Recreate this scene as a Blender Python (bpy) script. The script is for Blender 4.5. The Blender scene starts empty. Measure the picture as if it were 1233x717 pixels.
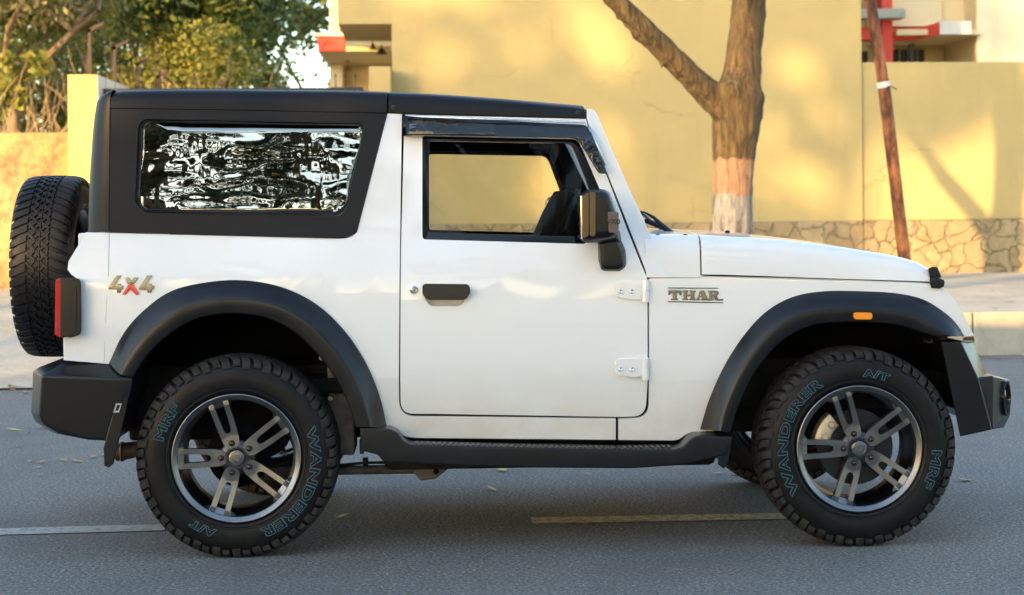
import bpy, bmesh, math, random
import numpy as np
from mathutils import Vector, Matrix
R = math.radians
SC = bpy.context.scene
COL = SC.collection
random.seed(7); RNG = np.random.default_rng(11)

# ------------------------------------------------------------------ camera
CF, CYAW, CROLL = 2081.9, 0.047671, 0.008766
CPOS = Vector((0.7583, -6.7638, 1.32267)); CHY = 260.5
fwd = Vector((math.sin(CYAW), math.cos(CYAW), 0)); rt0 = Vector((math.cos(CYAW), -math.sin(CYAW), 0)); up0 = Vector((0, 0, 1))
rt = rt0*math.cos(CROLL) - up0*math.sin(CROLL); up = up0*math.cos(CROLL) + rt0*math.sin(CROLL)
cd = bpy.data.cameras.new('camera'); cam = bpy.data.objects.new('camera', cd); COL.objects.link(cam)
m = Matrix((rt, up, -fwd)).transposed().to_4x4(); m.translation = CPOS; cam.matrix_world = m
cd.sensor_width = 36; cd.lens = 36*CF/1233; cd.shift_y = -(358.5-CHY)/1233; cd.shift_x = 0
cd.clip_start = .1; cd.clip_end = 2000
cd.dof.use_dof = True; cd.dof.focus_distance = 6.9; cd.dof.aperture_fstop = 4.2
SC.camera = cam

# ------------------------------------------------------------------ light
SUN_EL, SUN_AZ = R(9.5), R(36)           # low golden sun, from behind the photographer's left shoulder
sdir = Vector((-math.sin(SUN_AZ)*math.cos(SUN_EL), -math.cos(SUN_AZ)*math.cos(SUN_EL), math.sin(SUN_EL)))  # towards the sun
w = bpy.data.worlds.new("World"); SC.world = w; w.use_nodes = True
nt = w.node_tree; bgn = nt.nodes['Background']; sky = nt.nodes.new('ShaderNodeTexSky')
sky.sky_type = 'NISHITA'; sky.sun_disc = False; sky.sun_elevation = SUN_EL
sky.sun_rotation = math.atan2(sdir.x, sdir.y)
sky.air_density = 1.0; sky.dust_density = 0.95; sky.ozone_density = 1.25
nt.links.new(sky.outputs[0], bgn.inputs[0]); bgn.inputs[1].default_value = 0.15
sl = bpy.data.lights.new('sun', 'SUN'); sl.energy = 2.1; sl.angle = R(0.7); sl.color = (1, .64, .27)
so = bpy.data.objects.new('sun', sl); COL.objects.link(so); so.rotation_euler = sdir.to_track_quat('Z', 'Y').to_euler()
SC.view_settings.view_transform = 'Standard'; SC.view_settings.look = 'None'
SC.view_settings.exposure = 2.42; SC.view_settings.gamma = 1; SC.view_settings.use_curve_mapping = False
SC.render.engine = 'CYCLES'

# ------------------------------------------------------------------ pixel -> place
def ray(px, py):
    return (fwd + rt*((px-616.5)/CF) + up*(-(py-CHY)/CF))
def PY(px, py, Y):                      # point on the upright plane y = Y
    d = ray(px, py); t = (Y-CPOS.y)/d.y; return CPOS + d*t
def PG(px, py, z):                      # point on the level plane z
    d = ray(px, py); t = (z-CPOS.z)/d.z; return CPOS + d*t
def side_y(z):                          # the car's flank: tumblehome, shoulder crease, turned-under sill
    return float(np.interp(z, [.35, .55, .69, .9, 1.10, 1.13, 1.27, 1.32, 1.85], [.105, .078, .052, .045, .051, .060, .100, .106, .178]))
def PS(px, py, off=0.0):
    Y = .06
    for i in range(6):
        p = PY(px, py, Y); Y = side_y(p.z)+off
    return p
YC = 0.885                              # the car's centre plane

# ------------------------------------------------------------------ materials
MAT = {}
def mat(name, col=(.5, .5, .5), rough=.5, metal=0, coat=0, spec=.5, noise=None, bump=None, emit=None, col2=None, coords='Object'):
    """noise=(scale, detail, lo, hi) mixes col/col2, bump=(scale, strength, distance, detail)"""
    if name in MAT: return MAT[name]
    M = bpy.data.materials.new(name); M.use_nodes = True; N = M.node_tree; b = N.nodes['Principled BSDF']
    b.inputs['Base Color'].default_value = (*col, 1); b.inputs['Roughness'].default_value = rough
    b.inputs['Metallic'].default_value = metal; b.inputs['Coat Weight'].default_value = coat; b.inputs['Coat Roughness'].default_value = .04
    b.inputs['Specular IOR Level'].default_value = spec
    tc = N.nodes.new('ShaderNodeTexCoord')
    if noise:
        n = N.nodes.new('ShaderNodeTexNoise'); n.inputs['Scale'].default_value = noise[0]; n.inputs['Detail'].default_value = noise[1]
        N.links.new(tc.outputs[coords], n.inputs['Vector'])
        r = N.nodes.new('ShaderNodeValToRGB'); r.color_ramp.elements[0].position = noise[2]; r.color_ramp.elements[1].position = noise[3]
        r.color_ramp.elements[0].color = (*col, 1); r.color_ramp.elements[1].color = (*(col2 or col), 1)
        N.links.new(n.outputs[0], r.inputs[0]); N.links.new(r.outputs[0], b.inputs['Base Color'])
    if bump:
        n = N.nodes.new('ShaderNodeTexNoise'); n.inputs['Scale'].default_value = bump[0]; n.inputs['Detail'].default_value = bump[3] if len(bump) > 3 else 4
        N.links.new(tc.outputs[coords], n.inputs['Vector'])
        bp = N.nodes.new('ShaderNodeBump'); bp.inputs['Strength'].default_value = bump[1]; bp.inputs['Distance'].default_value = bump[2]
        N.links.new(n.outputs[0], bp.inputs['Height']); N.links.new(bp.outputs[0], b.inputs['Normal'])
    MAT[name] = M; return M

class NB:                               # small node-building helper for the richer materials
    def __init__(s, name, rough=.6):
        s.M = bpy.data.materials.new(name); s.M.use_nodes = True; s.N = s.M.node_tree; s.b = s.N.nodes['Principled BSDF']
        s.b.inputs['Roughness'].default_value = rough; s.tc = s.N.nodes.new('ShaderNodeTexCoord'); MAT[name] = s.M
        s.g = s.N.nodes.new('ShaderNodeNewGeometry')
    def L(s, a, b): s.N.links.new(a, b)
    def noise(s, scale, detail=4, rough=.5, vec=None, dist=0):
        n = s.N.nodes.new('ShaderNodeTexNoise'); n.inputs['Scale'].default_value = scale; n.inputs['Detail'].default_value = detail
        n.inputs['Roughness'].default_value = rough; n.inputs['Distortion'].default_value = dist
        s.L(vec or s.g.outputs['Position'], n.inputs['Vector']); return n.outputs[0]
    def mapv(s, scale, vec=None):
        n = s.N.nodes.new('ShaderNodeMapping'); n.inputs['Scale'].default_value = scale; s.L(vec or s.g.outputs['Position'], n.inputs[0]); return n.outputs[0]
    def ramp(s, v, stops, interp='LINEAR'):
        r = s.N.nodes.new('ShaderNodeValToRGB'); r.color_ramp.interpolation = interp
        e = r.color_ramp.elements
        while len(e) < len(stops): e.new(.5)
        for i, (p, c) in enumerate(stops):
            e[i].position = p; e[i].color = (*c, 1) if hasattr(c, '__len__') else (c, c, c, 1)
        s.L(v, r.inputs[0]); return r.outputs[0]
    def mix(s, f, a, b, typ='MIX'):
        n = s.N.nodes.new('ShaderNodeMix'); n.data_type = 'RGBA'; n.blend_type = typ
        for k, v in ((0, f), (6, a), (7, b)):
            if hasattr(v, 'is_output') or hasattr(v, 'links'): s.L(v, n.inputs[k])
            else: n.inputs[k].default_value = (v if k == 0 else (*v, 1))
        return n.outputs[2]
    def math(s, op, a, b=0.0):
        n = s.N.nodes.new('ShaderNodeMath'); n.operation = op
        for k, v in ((0, a), (1, b)):
            if hasattr(v, 'links'): s.L(v, n.inputs[k])
            else: n.inputs[k].default_value = v
        return n.outputs[0]
    def xyz(s, vec=None):
        n = s.N.nodes.new('ShaderNodeSeparateXYZ'); s.L(vec or s.g.outputs['Position'], n.inputs[0]); return n.outputs
    def bump(s, h, strength, dist, prev=None):
        n = s.N.nodes.new('ShaderNodeBump'); n.inputs['Strength'].default_value = strength; n.inputs['Distance'].default_value = dist
        s.L(h, n.inputs['Height'])
        if prev: s.L(prev, n.inputs['Normal'])
        return n.outputs[0]
    def col(s, c): s.L(c, s.b.inputs['Base Color'])
    def nor(s, c): s.L(c, s.b.inputs['Normal'])
    def rgh(s, c): s.L(c, s.b.inputs['Roughness'])

# car paints and plastics
n = NB('white_paint', .32); n.b.inputs['Coat Weight'].default_value = .8; n.b.inputs['Coat Roughness'].default_value = .03
z = n.xyz()[2]
dust = n.math('MULTIPLY', n.ramp(z, [(.0, 0), (.50, 1), (.58, .35), (.75, 0)]), n.ramp(n.noise(5, 6, .65), [(.3, .15), (.75, .9)]))
n.col(n.mix(dust, (.80, .80, .79), (.60, .55, .45)))
n.nor(n.bump(n.noise(2.2, 2), .05, .03))
n = NB('black_plastic', .48); n.b.inputs['Coat Weight'].default_value = .3; n.b.inputs['Coat Roughness'].default_value = .22; n.col(n.ramp(n.noise(9, 5), [(.3, (.0045, .005, .006)), (.7, (.008, .0085, .010))]))
n.nor(n.bump(n.noise(900, 2), .12, .0006)); n.rgh(n.ramp(n.noise(4, 4), [(.3, .28), (.7, .40)])); n.b.inputs['Specular IOR Level'].default_value = .24
n = NB('hardtop_plastic', .5); n.col(n.ramp(n.noise(3, 4), [(.3, (.0065, .007, .0085)), (.7, (.010, .0105, .012))]))
n.nor(n.bump(n.noise(700, 2), .12, .0006)); n.rgh(n.ramp(n.noise(3, 4), [(.3, .38), (.7, .50)])); n.b.inputs['Specular IOR Level'].default_value = .22
mat('dark_liner', (.004, .004, .0045), .95, spec=.1)
mat('underbody', (.010, .009, .009), .8, spec=.15, noise=(8, 5, .3, .7), col2=(.03, .026, .022))
mat('gloss_black', (.004, .0045, .005), .10, spec=.35)
n = NB('visor_plastic', .05); n.b.inputs['Base Color'].default_value = (.012, .014, .016, 1); n.b.inputs['Coat Weight'].default_value = .25
n.b.inputs['Specular IOR Level'].default_value = .5; n.nor(n.bump(n.noise(7, 3, .5, None, 1.2), .5, .03))
n = NB('tyre_rubber', .55); n.col(n.ramp(n.noise(14, 6, .6, n.tc.outputs['Object']), [(.35, (.006, .006, .007)), (.7, (.012, .0115, .0115))]))
n.nor(n.bump(n.noise(160, 3, .6, n.tc.outputs['Object']), .25, .001)); n.b.inputs['Specular IOR Level'].default_value = .20; n.b.inputs['Roughness'].default_value = .42
n = NB('tread_rubber', .68); n.b.inputs['Specular IOR Level'].default_value = .2; n.col(n.ramp(n.noise(22, 6, .7, n.tc.outputs['Object']), [(.35, (.012, .012, .012)), (.72, (.045, .041, .037))]))
n.nor(n.bump(n.noise(120, 3, .6, n.tc.outputs['Object']), .3, .0015))
mat('spare_rubber', (.007, .0075, .009), .5, spec=.25, noise=(30, 4, .4, .7), col2=(.012, .0125, .014), bump=(150, .3, .001))
mat('tyre_letter', (.05, .13, .17), .6)
mat('rim_metal', (.17, .17, .175), .34, metal=1, noise=(9, 4, .3, .7), col2=(.24, .235, .23))
mat('rim_dark', (.06, .065, .075), .28, metal=.95)
mat('spoke_metal', (.17, .17, .175), .28, metal=.95, noise=(12, 4, .3, .7), col2=(.24, .235, .23))
mat('disc_metal', (.035, .035, .04), .45, metal=.9)
mat('caliper_metal', (.50, .42, .30), .45, metal=.6)
mat('nut_metal', (.06, .05, .05), .25, metal=.9)
mat('chrome', (.85, .84, .82), .08, metal=1)
mat('badge_metal', (.22, .205, .18), .25, metal=1)
mat('badge_dark', (.03, .035, .035), .3)
mat('red_plastic', (.62, .012, .012), .25, coat=.5)
mat('tail_red', (.50, .01, .012), .12, coat=1)
mat('amber', (.95, .30, .01), .15, coat=1)
mat('pin_metal', (.8, .8, .8), .25, metal=1)
mat('mirror_strip', (.13, .09, .05), .3, metal=.6)  # golden reflection of the mirror edge put into the colour; indicator uses it too
mat('sticker', (.12, .09, .08), .4)
mat('seat_fabric', (.006, .006, .0065), .85, spec=.15)
mat('muddy_metal', (.17, .14, .11), .7, noise=(20, 5, .3, .7), col2=(.06, .05, .045))
mat('exhaust_rust', (.20, .11, .06), .6, metal=.4, noise=(30, 5, .3, .7), col2=(.07, .045, .03))
mat('headlight_glass', (.7, .72, .75), .05, metal=.7)
# clear glass: fresnel mix of clear and glossy
def glass(name, tint, gl=1.0):
    M = bpy.data.materials.new(name); M.use_nodes = True; N = M.node_tree
    for x in list(N.nodes): N.nodes.remove(x)
    o = N.nodes.new('ShaderNodeOutputMaterial'); t = N.nodes.new('ShaderNodeBsdfTransparent'); t.inputs[0].default_value = (*tint, 1)
    g = N.nodes.new('ShaderNodeBsdfGlossy'); g.inputs['Roughness'].default_value = .02; fz = N.nodes.new('ShaderNodeFresnel'); fz.inputs[0].default_value = 1.22
    mx = N.nodes.new('ShaderNodeMixShader'); N.links.new(fz.outputs[0], mx.inputs[0]); N.links.new(t.outputs[0], mx.inputs[1]); N.links.new(g.outputs[0], mx.inputs[2])
    N.links.new(mx.outputs[0], o.inputs[0]); MAT[name] = M
glass('clear_glass', (.86, .88, .86))
# reflective tint film on the rear side window, wavy so that what it mirrors is bent out of shape
n = NB('film_glass', .015); n.b.inputs['Metallic'].default_value = 1; n.b.inputs['Base Color'].default_value = (.38, .36, .29, 1)
v = n.mapv((3.5, 3.5, 10.5)); h1 = n.noise(1, 1.0, .35, v, .2); v2 = n.mapv((22, 22, 12)); h2 = n.noise(1, 1, .5, v2)
n.nor(n.bump(h1, 1, .0062, n.bump(h2, 1, .0004)))

# walls
def wallmat(name, a, b, stain=None, rough=.85):
    n = NB(name, rough); c = n.mix(n.ramp(n.noise(.55, 5, .6), [(.35, 0), (.68, 1)]), a, b)
    if stain:
        c = n.mix(n.ramp(n.noise(2.2, 7, .75), [(.44, 0), (.60, stain[1])]), c, stain[0])
    st = n.noise(1, 5, .6, n.mapv((2.5, 2.5, .25)))
    c = n.mix(n.math('MULTIPLY', n.ramp(st, [(.55, 0), (.75, 1)]), .22), c, tuple(x*.62 for x in a))
    q = n.N.nodes.new('ShaderNodeTexVoronoi'); q.feature = 'DISTANCE_TO_EDGE'; q.inputs['Scale'].default_value = .42
    ad = n.N.nodes.new('ShaderNodeVectorMath'); ad.operation = 'ADD'; n.L(n.g.outputs['Position'], ad.inputs[0])
    nn_ = n.N.nodes.new('ShaderNodeTexNoise'); nn_.inputs['Scale'].default_value = 1.3; nn_.inputs['Detail'].default_value = 6; n.L(n.g.outputs['Position'], nn_.inputs['Vector']); n.L(nn_.outputs['Color'], ad.inputs[1]); n.L(ad.outputs[0], q.inputs['Vector'])
    ck = n.math('MULTIPLY', n.ramp(q.outputs['Distance'], [(0, 1), (.006, 0)]), n.ramp(n.noise(.6, 3), [(.50, 0), (.60, .45)]))
    c = n.mix(ck, c, tuple(x*.45 for x in a))
    sp_ = n.math('MULTIPLY', n.ramp(n.noise(7, 4, .8), [(.70, 0), (.74, 1)]), .35); c = n.mix(sp_, c, tuple(x*.5 for x in a))
    n.col(c); n.nor(n.bump(n.noise(3, 5, .6), .35, .05, n.bump(n.noise(30, 5, .6), .3, .01))); return n
wallmat('yellow_plaster', (.40, .305, .128), (.445, .338, .138))
wallmat('yellow_plaster_weathered', (.36, .22, .065), (.44, .32, .15), ((.17, .105, .045), .95))
wallmat('pillar_yellow', (.60, .45, .10), (.64, .50, .15))
wallmat('white_plaster', (.72, .68, .62), (.66, .62, .55))
wallmat('cream_plaster', (.78, .62, .34), (.82, .68, .42))
wallmat('balcony_cream', (.62, .50, .25), (.70, .58, .32))
wallmat('pale_plaster', (.80, .70, .48), (.76, .66, .44))
wallmat('coral_paint', (.78, .085, .055), (.82, .11, .07))
wallmat('grey_ledge', (.42, .42, .36), (.48, .47, .40))
mat('dark_opening', (.015, .012, .010), .4); mat('window_bars', (.22, .21, .20), .5)
mat('iron_black', (.012, .012, .013), .5); mat('iron_rusty', (.045, .022, .014), .7)
mat('brass', (.35, .22, .06), .35, metal=1)
# stone plinth
n = NB('stone_masonry', .9)
wv = n.N.nodes.new('ShaderNodeVectorMath'); wv.operation = 'ADD'; nz = n.N.nodes.new('ShaderNodeTexNoise'); nz.inputs['Scale'].default_value = 2.2; nz.inputs['Detail'].default_value = 3
n.L(n.g.outputs['Position'], nz.inputs['Vector']); sc_ = n.N.nodes.new('ShaderNodeVectorMath'); sc_.operation = 'SCALE'; sc_.inputs['Scale'].default_value = .55
n.L(nz.outputs['Color'], sc_.inputs[0]); n.L(n.g.outputs['Position'], wv.inputs[0]); n.L(sc_.outputs[0], wv.inputs[1])
def voro(n, vec, scale, feat):
    q = n.N.nodes.new('ShaderNodeTexVoronoi'); q.feature = feat; q.inputs['Scale'].default_value = scale; q.inputs['Randomness'].default_value = 1; n.L(vec, q.inputs['Vector']); return q
ed = voro(n, n.mapv((1, .02, 1.25), wv.outputs[0]), 3.3, 'DISTANCE_TO_EDGE').outputs['Distance']
cl = voro(n, n.mapv((1, .02, 1.25), wv.outputs[0]), 3.3, 'F1').outputs['Color']
cs = n.mix(n.xyz(cl)[0], (.32, .235, .12), (.40, .305, .165)); cs = n.mix(n.ramp(n.noise(7, 6, .7), [(.35, 0), (.7, .75)]), cs, (.22, .155, .08))
crk = n.ramp(ed, [(0, .7), (.010, .5), (.028, 0)]); crk = n.math('MULTIPLY', crk, n.ramp(n.noise(2.6, 4), [(.45, .05), (.60, 1)]))
n.col(n.mix(crk, cs, (.13, .085, .045)))
n.nor(n.bump(n.noise(9, 6, .65), .7, .06, n.bump(n.ramp(ed, [(0, 0), (.06, 1)]), .8, .04)))
# asphalt
n = NB('asphalt', .82)
sp = n.ramp(voro(n, n.g.outputs['Position'], 150, 'F1').outputs['Distance'], [(.0, 1), (.28, .2), (.5, 0)])
c = n.ramp(n.noise(75, 5, .85), [(.40, (.062, .063, .064)), (.50, (.16, .160, .157)), (.60, (.42, .41, .39))])
c = n.mix(n.ramp(n.noise(.7, 5, .6, n.mapv((1, .35, 1))), [(.35, 0), (.7, .55)]), c, (.210, .206, .196))
c = n.mix(n.ramp(n.noise(3, 6, .7, n.mapv((1, .5, 1))), [(.52, 0), (.75, .35)]), c, (.088, .090, .093))
far = n.ramp(n.xyz()[1], [(0, 0), (1, 0)])
c = n.mix(n.math('MULTIPLY', sp, .22), c, (.36, .35, .33))
dust = n.math('MULTIPLY', n.ramp(n.math('MULTIPLY', n.xyz()[1], .1), [(.12, 0), (.75, .55)]), n.ramp(n.noise(2.2, 7, .72, n.mapv((.6, 2.0, 1))), [(.42, .15), (.6, 1)]))
c = n.mix(dust, c, (.30, .26, .205))
gr = n.ramp(n.noise(62, 3, .75), [(.36, .50), (.50, .86), (.64, 1.45)])
c = n.mix(1.0, c, gr, 'MULTIPLY'); c = n.mix(1.0, c, (.90, .86, .80), 'MULTIPLY')
ch = voro(n, n.g.outputs['Position'], 70, 'F1').outputs['Distance']
c = n.mix(n.math('MULTIPLY', n.ramp(ch, [(.10, 1), (.20, 0)]), .32), c, (.36, .355, .34))
ck = voro(n, n.mapv((1, 1, 1), None), .55, 'DISTANCE_TO_EDGE').outputs['Distance']
c = n.mix(n.math('MULTIPLY', n.ramp(n.noise(.9, 6, .7), [(.50, 0), (.66, 1)]), .35), c, (.075, .075, .073))
n.col(c); n.nor(n.bump(n.noise(110, 3, .7), .4, .004)); n.rgh(n.ramp(n.noise(1, 4), [(.3, .75), (.7, .9)]))
n = NB('concrete', .9); c = n.ramp(n.noise(1.3, 7, .7), [(.3, (.36, .31, .235)), (.55, (.50, .44, .34)), (.75, (.58, .52, .41))])
c = n.mix(n.ramp(n.noise(18, 5, .7), [(.45, 0), (.7, .5)]), c, (.25, .21, .16)); n.col(c); n.nor(n.bump(n.noise(25, 6, .7), .5, .012))
n = NB('kerb_concrete', .9); c = n.ramp(n.noise(2.5, 7, .7), [(.3, (.33, .285, .21)), (.7, (.46, .405, .31))])
c = n.mix(n.ramp(n.noise(8, 5, .7, n.mapv((1, 1, .3))), [(.5, 0), (.75, .6)]), c, (.24, .19, .12)); n.col(c); n.nor(n.bump(n.noise(25, 6, .7), .4, .012))
n = NB('paint_white_worn', .7); f = n.ramp(n.noise(26, 5, .8), [(.36, 0), (.50, 1)]); n.col(n.mix(f, (.13, .13, .125), (.40, .39, .36)))
n = NB('paint_tan_worn', .7); f = n.ramp(n.noise(26, 5, .8), [(.38, 0), (.55, 1)]); n.col(n.mix(f, (.15, .14, .12), (.62, .50, .30)))
# bark with white wash bands
n = NB('bark', .95); vz = n.xyz()[2]
wob = n.math('ADD', vz, n.math('MULTIPLY', n.math('SUBTRACT', n.noise(9, 4, .7), .5), .22))
rid = n.noise(1, 6, .7, n.mapv((16, 16, 2.4)), .8)
bc = n.ramp(rid, [(.36, (.012, .008, .003)), (.50, (.072, .047, .018)), (.62, (.150, .100, .038))])
bc = n.mix(n.ramp(n.noise(2.5, 4), [(.4, 0), (.7, .5)]), bc, (.105, .062, .024))
ww = n.ramp(rid, [(.36, (.07, .06, .05)), (.46, (.18, .17, .155)), (.58, (.27, .26, .245))])
pk = n.ramp(rid, [(.34, (.10, .05, .028)), (.46, (.25, .14, .08)), (.6, (.33, .20, .125))])
ms1 = n.N.nodes.new('ShaderNodeMapRange'); n.L(wob, ms1.inputs[0]); ms1.inputs[1].default_value = 1.56; ms1.inputs[2].default_value = 1.52
ms2 = n.N.nodes.new('ShaderNodeMapRange'); n.L(wob, ms2.inputs[0]); ms2.inputs[1].default_value = 1.93; ms2.inputs[2].default_value = 1.90
n.col(n.mix(ms1.outputs[0], n.mix(ms2.outputs[0], bc, pk), ww)); n.nor(n.bump(rid, 1, .05, n.bump(n.noise(40, 5, .7), .5, .01)))
n = NB('twig_bark', .95); n.col(n.ramp(n.noise(4, 4), [(.3, (.16, .10, .055)), (.7, (.36, .27, .17))]))
n = NB('dark_bark', .95); n.col(n.ramp(n.noise(4, 4), [(.3, (.05, .033, .02)), (.7, (.12, .085, .055))]))
# rusty pole
n = NB('rust', .75); c = n.ramp(n.noise(9, 6, .7, n.mapv((1, 1, .3))), [(.38, (.025, .009, .005)), (.5, (.15, .047, .014)), (.62, (.36, .13, .040))]); n.col(c); n.nor(n.bump(n.noise(40, 5), .5, .005))
# leaves
def leafmat(name, cols, trans=.25):
    M = bpy.data.materials.new(name); M.use_nodes = True; N = M.node_tree; b = N.nodes['Principled BSDF']; b.inputs['Roughness'].default_value = .55
    g = N.nodes.new('ShaderNodeNewGeometry'); r = N.nodes.new('ShaderNodeValToRGB'); e = r.color_ramp.elements
    while len(e) < len(cols): e.new(.5)
    for i, c in enumerate(cols): e[i].position = i/(len(cols)-1); e[i].color = (*c, 1)
    N.links.new(g.outputs['Random Per Island'], r.inputs[0]); N.links.new(r.outputs[0], b.inputs['Base Color'])
    t = N.nodes.new('ShaderNodeBsdfTranslucent'); N.links.new(r.outputs[0], t.inputs[0])
    mx = N.nodes.new('ShaderNodeMixShader'); mx.inputs[0].default_value = trans
    o = N.nodes['Material Output']; N.links.new(b.outputs[0], mx.inputs[1]); N.links.new(t.outputs[0], mx.inputs[2]); N.links.new(mx.outputs[0], o.inputs[0])
    MAT[name] = M
leafmat('leaf_olive', [(.10, .13, .028), (.19, .22, .045), (.32, .30, .08), (.14, .175, .04)], .4)
leafmat('leaf_dark', [(.035, .065, .018), (.10, .14, .03), (.19, .21, .045)], .35)
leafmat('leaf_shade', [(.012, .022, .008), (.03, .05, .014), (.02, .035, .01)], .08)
leafmat('leaf_yellow', [(.18, .21, .04), (.38, .33, .06), (.11, .16, .035), (.28, .28, .07)], .35)
leafmat('leaf_dry', [(.24, .17, .07), (.36, .29, .12), (.16, .14, .05), (.12, .16, .04)])
leafmat('leaf_fallen', [(.45, .32, .12), (.30, .18, .07), (.55, .45, .15)], 0)

# ------------------------------------------------------------------ mesh helpers
def setmat(o, m):
    if m: o.data.materials.append(MAT[m])
def parent_to(o, p):
    o.parent = p
    if p.type == 'EMPTY': o.matrix_parent_inverse = Matrix.Translation(-p.location)
def link(name, me, m=None, parent=None, label=None, cat=None, group=None, kind=None, smooth=None, local=False):
    o = bpy.data.objects.new(name, me); COL.objects.link(o); setmat(o, m)
    if smooth is not None:
        me.polygons.foreach_set('use_smooth', [True]*len(me.polygons))
        if smooth < 180: me.set_sharp_from_angle(angle=R(smooth))
    if parent:
        if local: o.parent = parent
        else: parent_to(o, parent)
    if label: o['label'] = label
    if cat: o['category'] = cat
    if group: o['group'] = group
    if kind: o['kind'] = kind
    return o
def bm2me(bm, name):
    bmesh.ops.recalc_face_normals(bm, faces=bm.faces); me = bpy.data.meshes.new(name); bm.to_mesh(me); bm.free(); return me
def thing(name, label, cat, loc, group=None):
    o = bpy.data.objects.new(name, None); COL.objects.link(o); o.location = loc; o['label'] = label; o['category'] = cat; o.empty_display_size = .2
    if group: o['group'] = group
    return o
def bevel(o, w=.004, seg=2, ang=35):
    b = o.modifiers.new('bevel', 'BEVEL'); b.width = w; b.segments = seg; b.limit_method = 'ANGLE'; b.angle_limit = R(ang); b.use_clamp_overlap = True
    wn = o.modifiers.new('wn', 'WEIGHTED_NORMAL'); wn.weight = 50; wn.keep_sharp = True
    return o
def sm(pts, n=6, closed=False):         # Catmull-Rom through the points
    P = [np.array(p, float) for p in pts]; out = []; N = len(P)
    rng = range(N) if closed else range(N-1)
    for i in rng:
        p0 = P[(i-1) % N] if closed or i > 0 else 2*P[0]-P[1]; p1 = P[i]; p2 = P[(i+1) % N]
        p3 = P[(i+2) % N] if closed or i < N-2 else 2*P[-1]-P[-2]
        for k in range(n):
            t = k/n; out.append(tuple(.5*((2*p1)+(-p0+p2)*t+(2*p0-5*p1+4*p2-p3)*t*t+(-p0+3*p1-3*p2+p3)*t**3)))
    if not closed: out.append(tuple(P[-1]))
    return out
def rc(pts, rad, n=5):                  # polygon with rounded corners; rad = number or list
    out = []; N = len(pts); rads = rad if hasattr(rad, '__len__') else [rad]*N
    for i in range(N):
        p = np.array(pts[i], float); a = np.array(pts[i-1], float); b = np.array(pts[(i+1) % N], float); r = rads[i]
        if r <= 0: out.append(tuple(p)); continue
        u = a-p; v = b-p; lu = np.linalg.norm(u); lv = np.linalg.norm(v); d = min(r, lu*.49, lv*.49)
        s = p+u/lu*d; e = p+v/lv*d
        for k in range(n+1):
            t = k/n; out.append(tuple((1-t)**2*s+2*t*(1-t)*p+t*t*e))
    return out
def fill2d(bm, loops, place):
    """loops of (a,b) -> triangulated flat faces; place(a,b)->Vector"""
    es = []
    for lp in loops:
        vs = [bm.verts.new(place(*p)) for p in lp]
        for i in range(len(vs)): es.append(bm.edges.new((vs[i], vs[(i+1) % len(vs)])))
    r = bmesh.ops.triangle_fill(bm, use_beauty=True, use_dissolve=False, edges=es)
    return [g for g in r['geom'] if isinstance(g, bmesh.types.BMFace)]
def mirror_me(me, name=None):
    m2 = me.copy(); m2.name = name or me.name
    bm = bmesh.new(); bm.from_mesh(m2)
    for v in bm.verts: v.co.y = 2*YC - v.co.y
    bmesh.ops.reverse_faces(bm, faces=bm.faces); bm.to_mesh(m2); bm.free(); return m2
def panel_bm(outline, holes=(), off=0.0, thick=.03, step=.07, yfun=None):
    """a body panel traced in side view, laid on the curved flank and given thickness"""
    bm = bmesh.new(); yf = yfun or (lambda x, z: side_y(z)+off)
    loops = []
    for lp in [outline]+list(holes):
        q = []
        for (px, py) in lp:
            Y = .06
            for i in range(6):
                p = PY(px, py, Y); Y = yf(p.x, p.z)
            q.append((p.x, p.z))
        loops.append(q)
    fill2d(bm, loops, lambda a, b: Vector((a, 0, b)))
    if step:
        xs = [p[0] for p in loops[0]]; zs = [p[1] for p in loops[0]]
        for lo, hi, nrm, ax in ((min(xs), max(xs), (1, 0, 0), 0), (min(zs), max(zs), (0, 0, 1), 2)):
            k = lo+step/2
            while k < hi:
                co = [0, 0, 0]; co[ax] = k
                bmesh.ops.bisect_plane(bm, geom=bm.verts[:]+bm.edges[:]+bm.faces[:], plane_co=co, plane_no=nrm, dist=1e-5); k += step
    bmesh.ops.remove_doubles(bm, verts=bm.verts, dist=1e-5)
    for v in bm.verts: v.co.y = yf(v.co.x, v.co.z)
    if thick:
        r = bmesh.ops.extrude_face_region(bm, geom=bm.faces[:])
        for g in r['geom']:
            if isinstance(g, bmesh.types.BMVert): g.co.y += thick
    return bm
def panel(name, outline, holes=(), off=0.0, thick=.03, m='white_paint', parent=None, bev=.005, step=.07, yfun=None, label=None, mir=None):
    me = bm2me(panel_bm(outline, holes, off, thick, step, yfun), name)
    res = []
    for k, (mm, pr) in enumerate([(me, parent)]+([(mirror_me(me), mir)] if mir else [])):
        o = link(name, mm, m, pr, label, smooth=180); 
        if bev: bevel(o, bev)
        res.append(o)
    return res if mir else res[0]
def loft(secs, name='loft', cap=True, closed=False):
    bm = bmesh.new(); rows = [[bm.verts.new(p) for p in s] for s in secs]
    for a, b in zip(rows, rows[1:]):
        n_ = len(a)
        for i in range(n_ if closed else n_-1): bm.faces.new((a[i], a[(i+1) % n_], b[(i+1) % n_], b[i]))
    if cap:
        for r_ in (rows[0], rows[-1]):
            try: bm.faces.new(r_)
            except Exception: pass
    return bm
def hull_me(pts, name):
    bm = bmesh.new()
    for p in pts: bm.verts.new(p)
    r = bmesh.ops.convex_hull(bm, input=bm.verts); bmesh.ops.delete(bm, geom=[g for g in r['geom_interior'] if isinstance(g, bmesh.types.BMVert)], context='VERTS')
    bmesh.ops.dissolve_limit(bm, angle_limit=R(2), verts=bm.verts, edges=bm.edges)
    return bm2me(bm, name)
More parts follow.
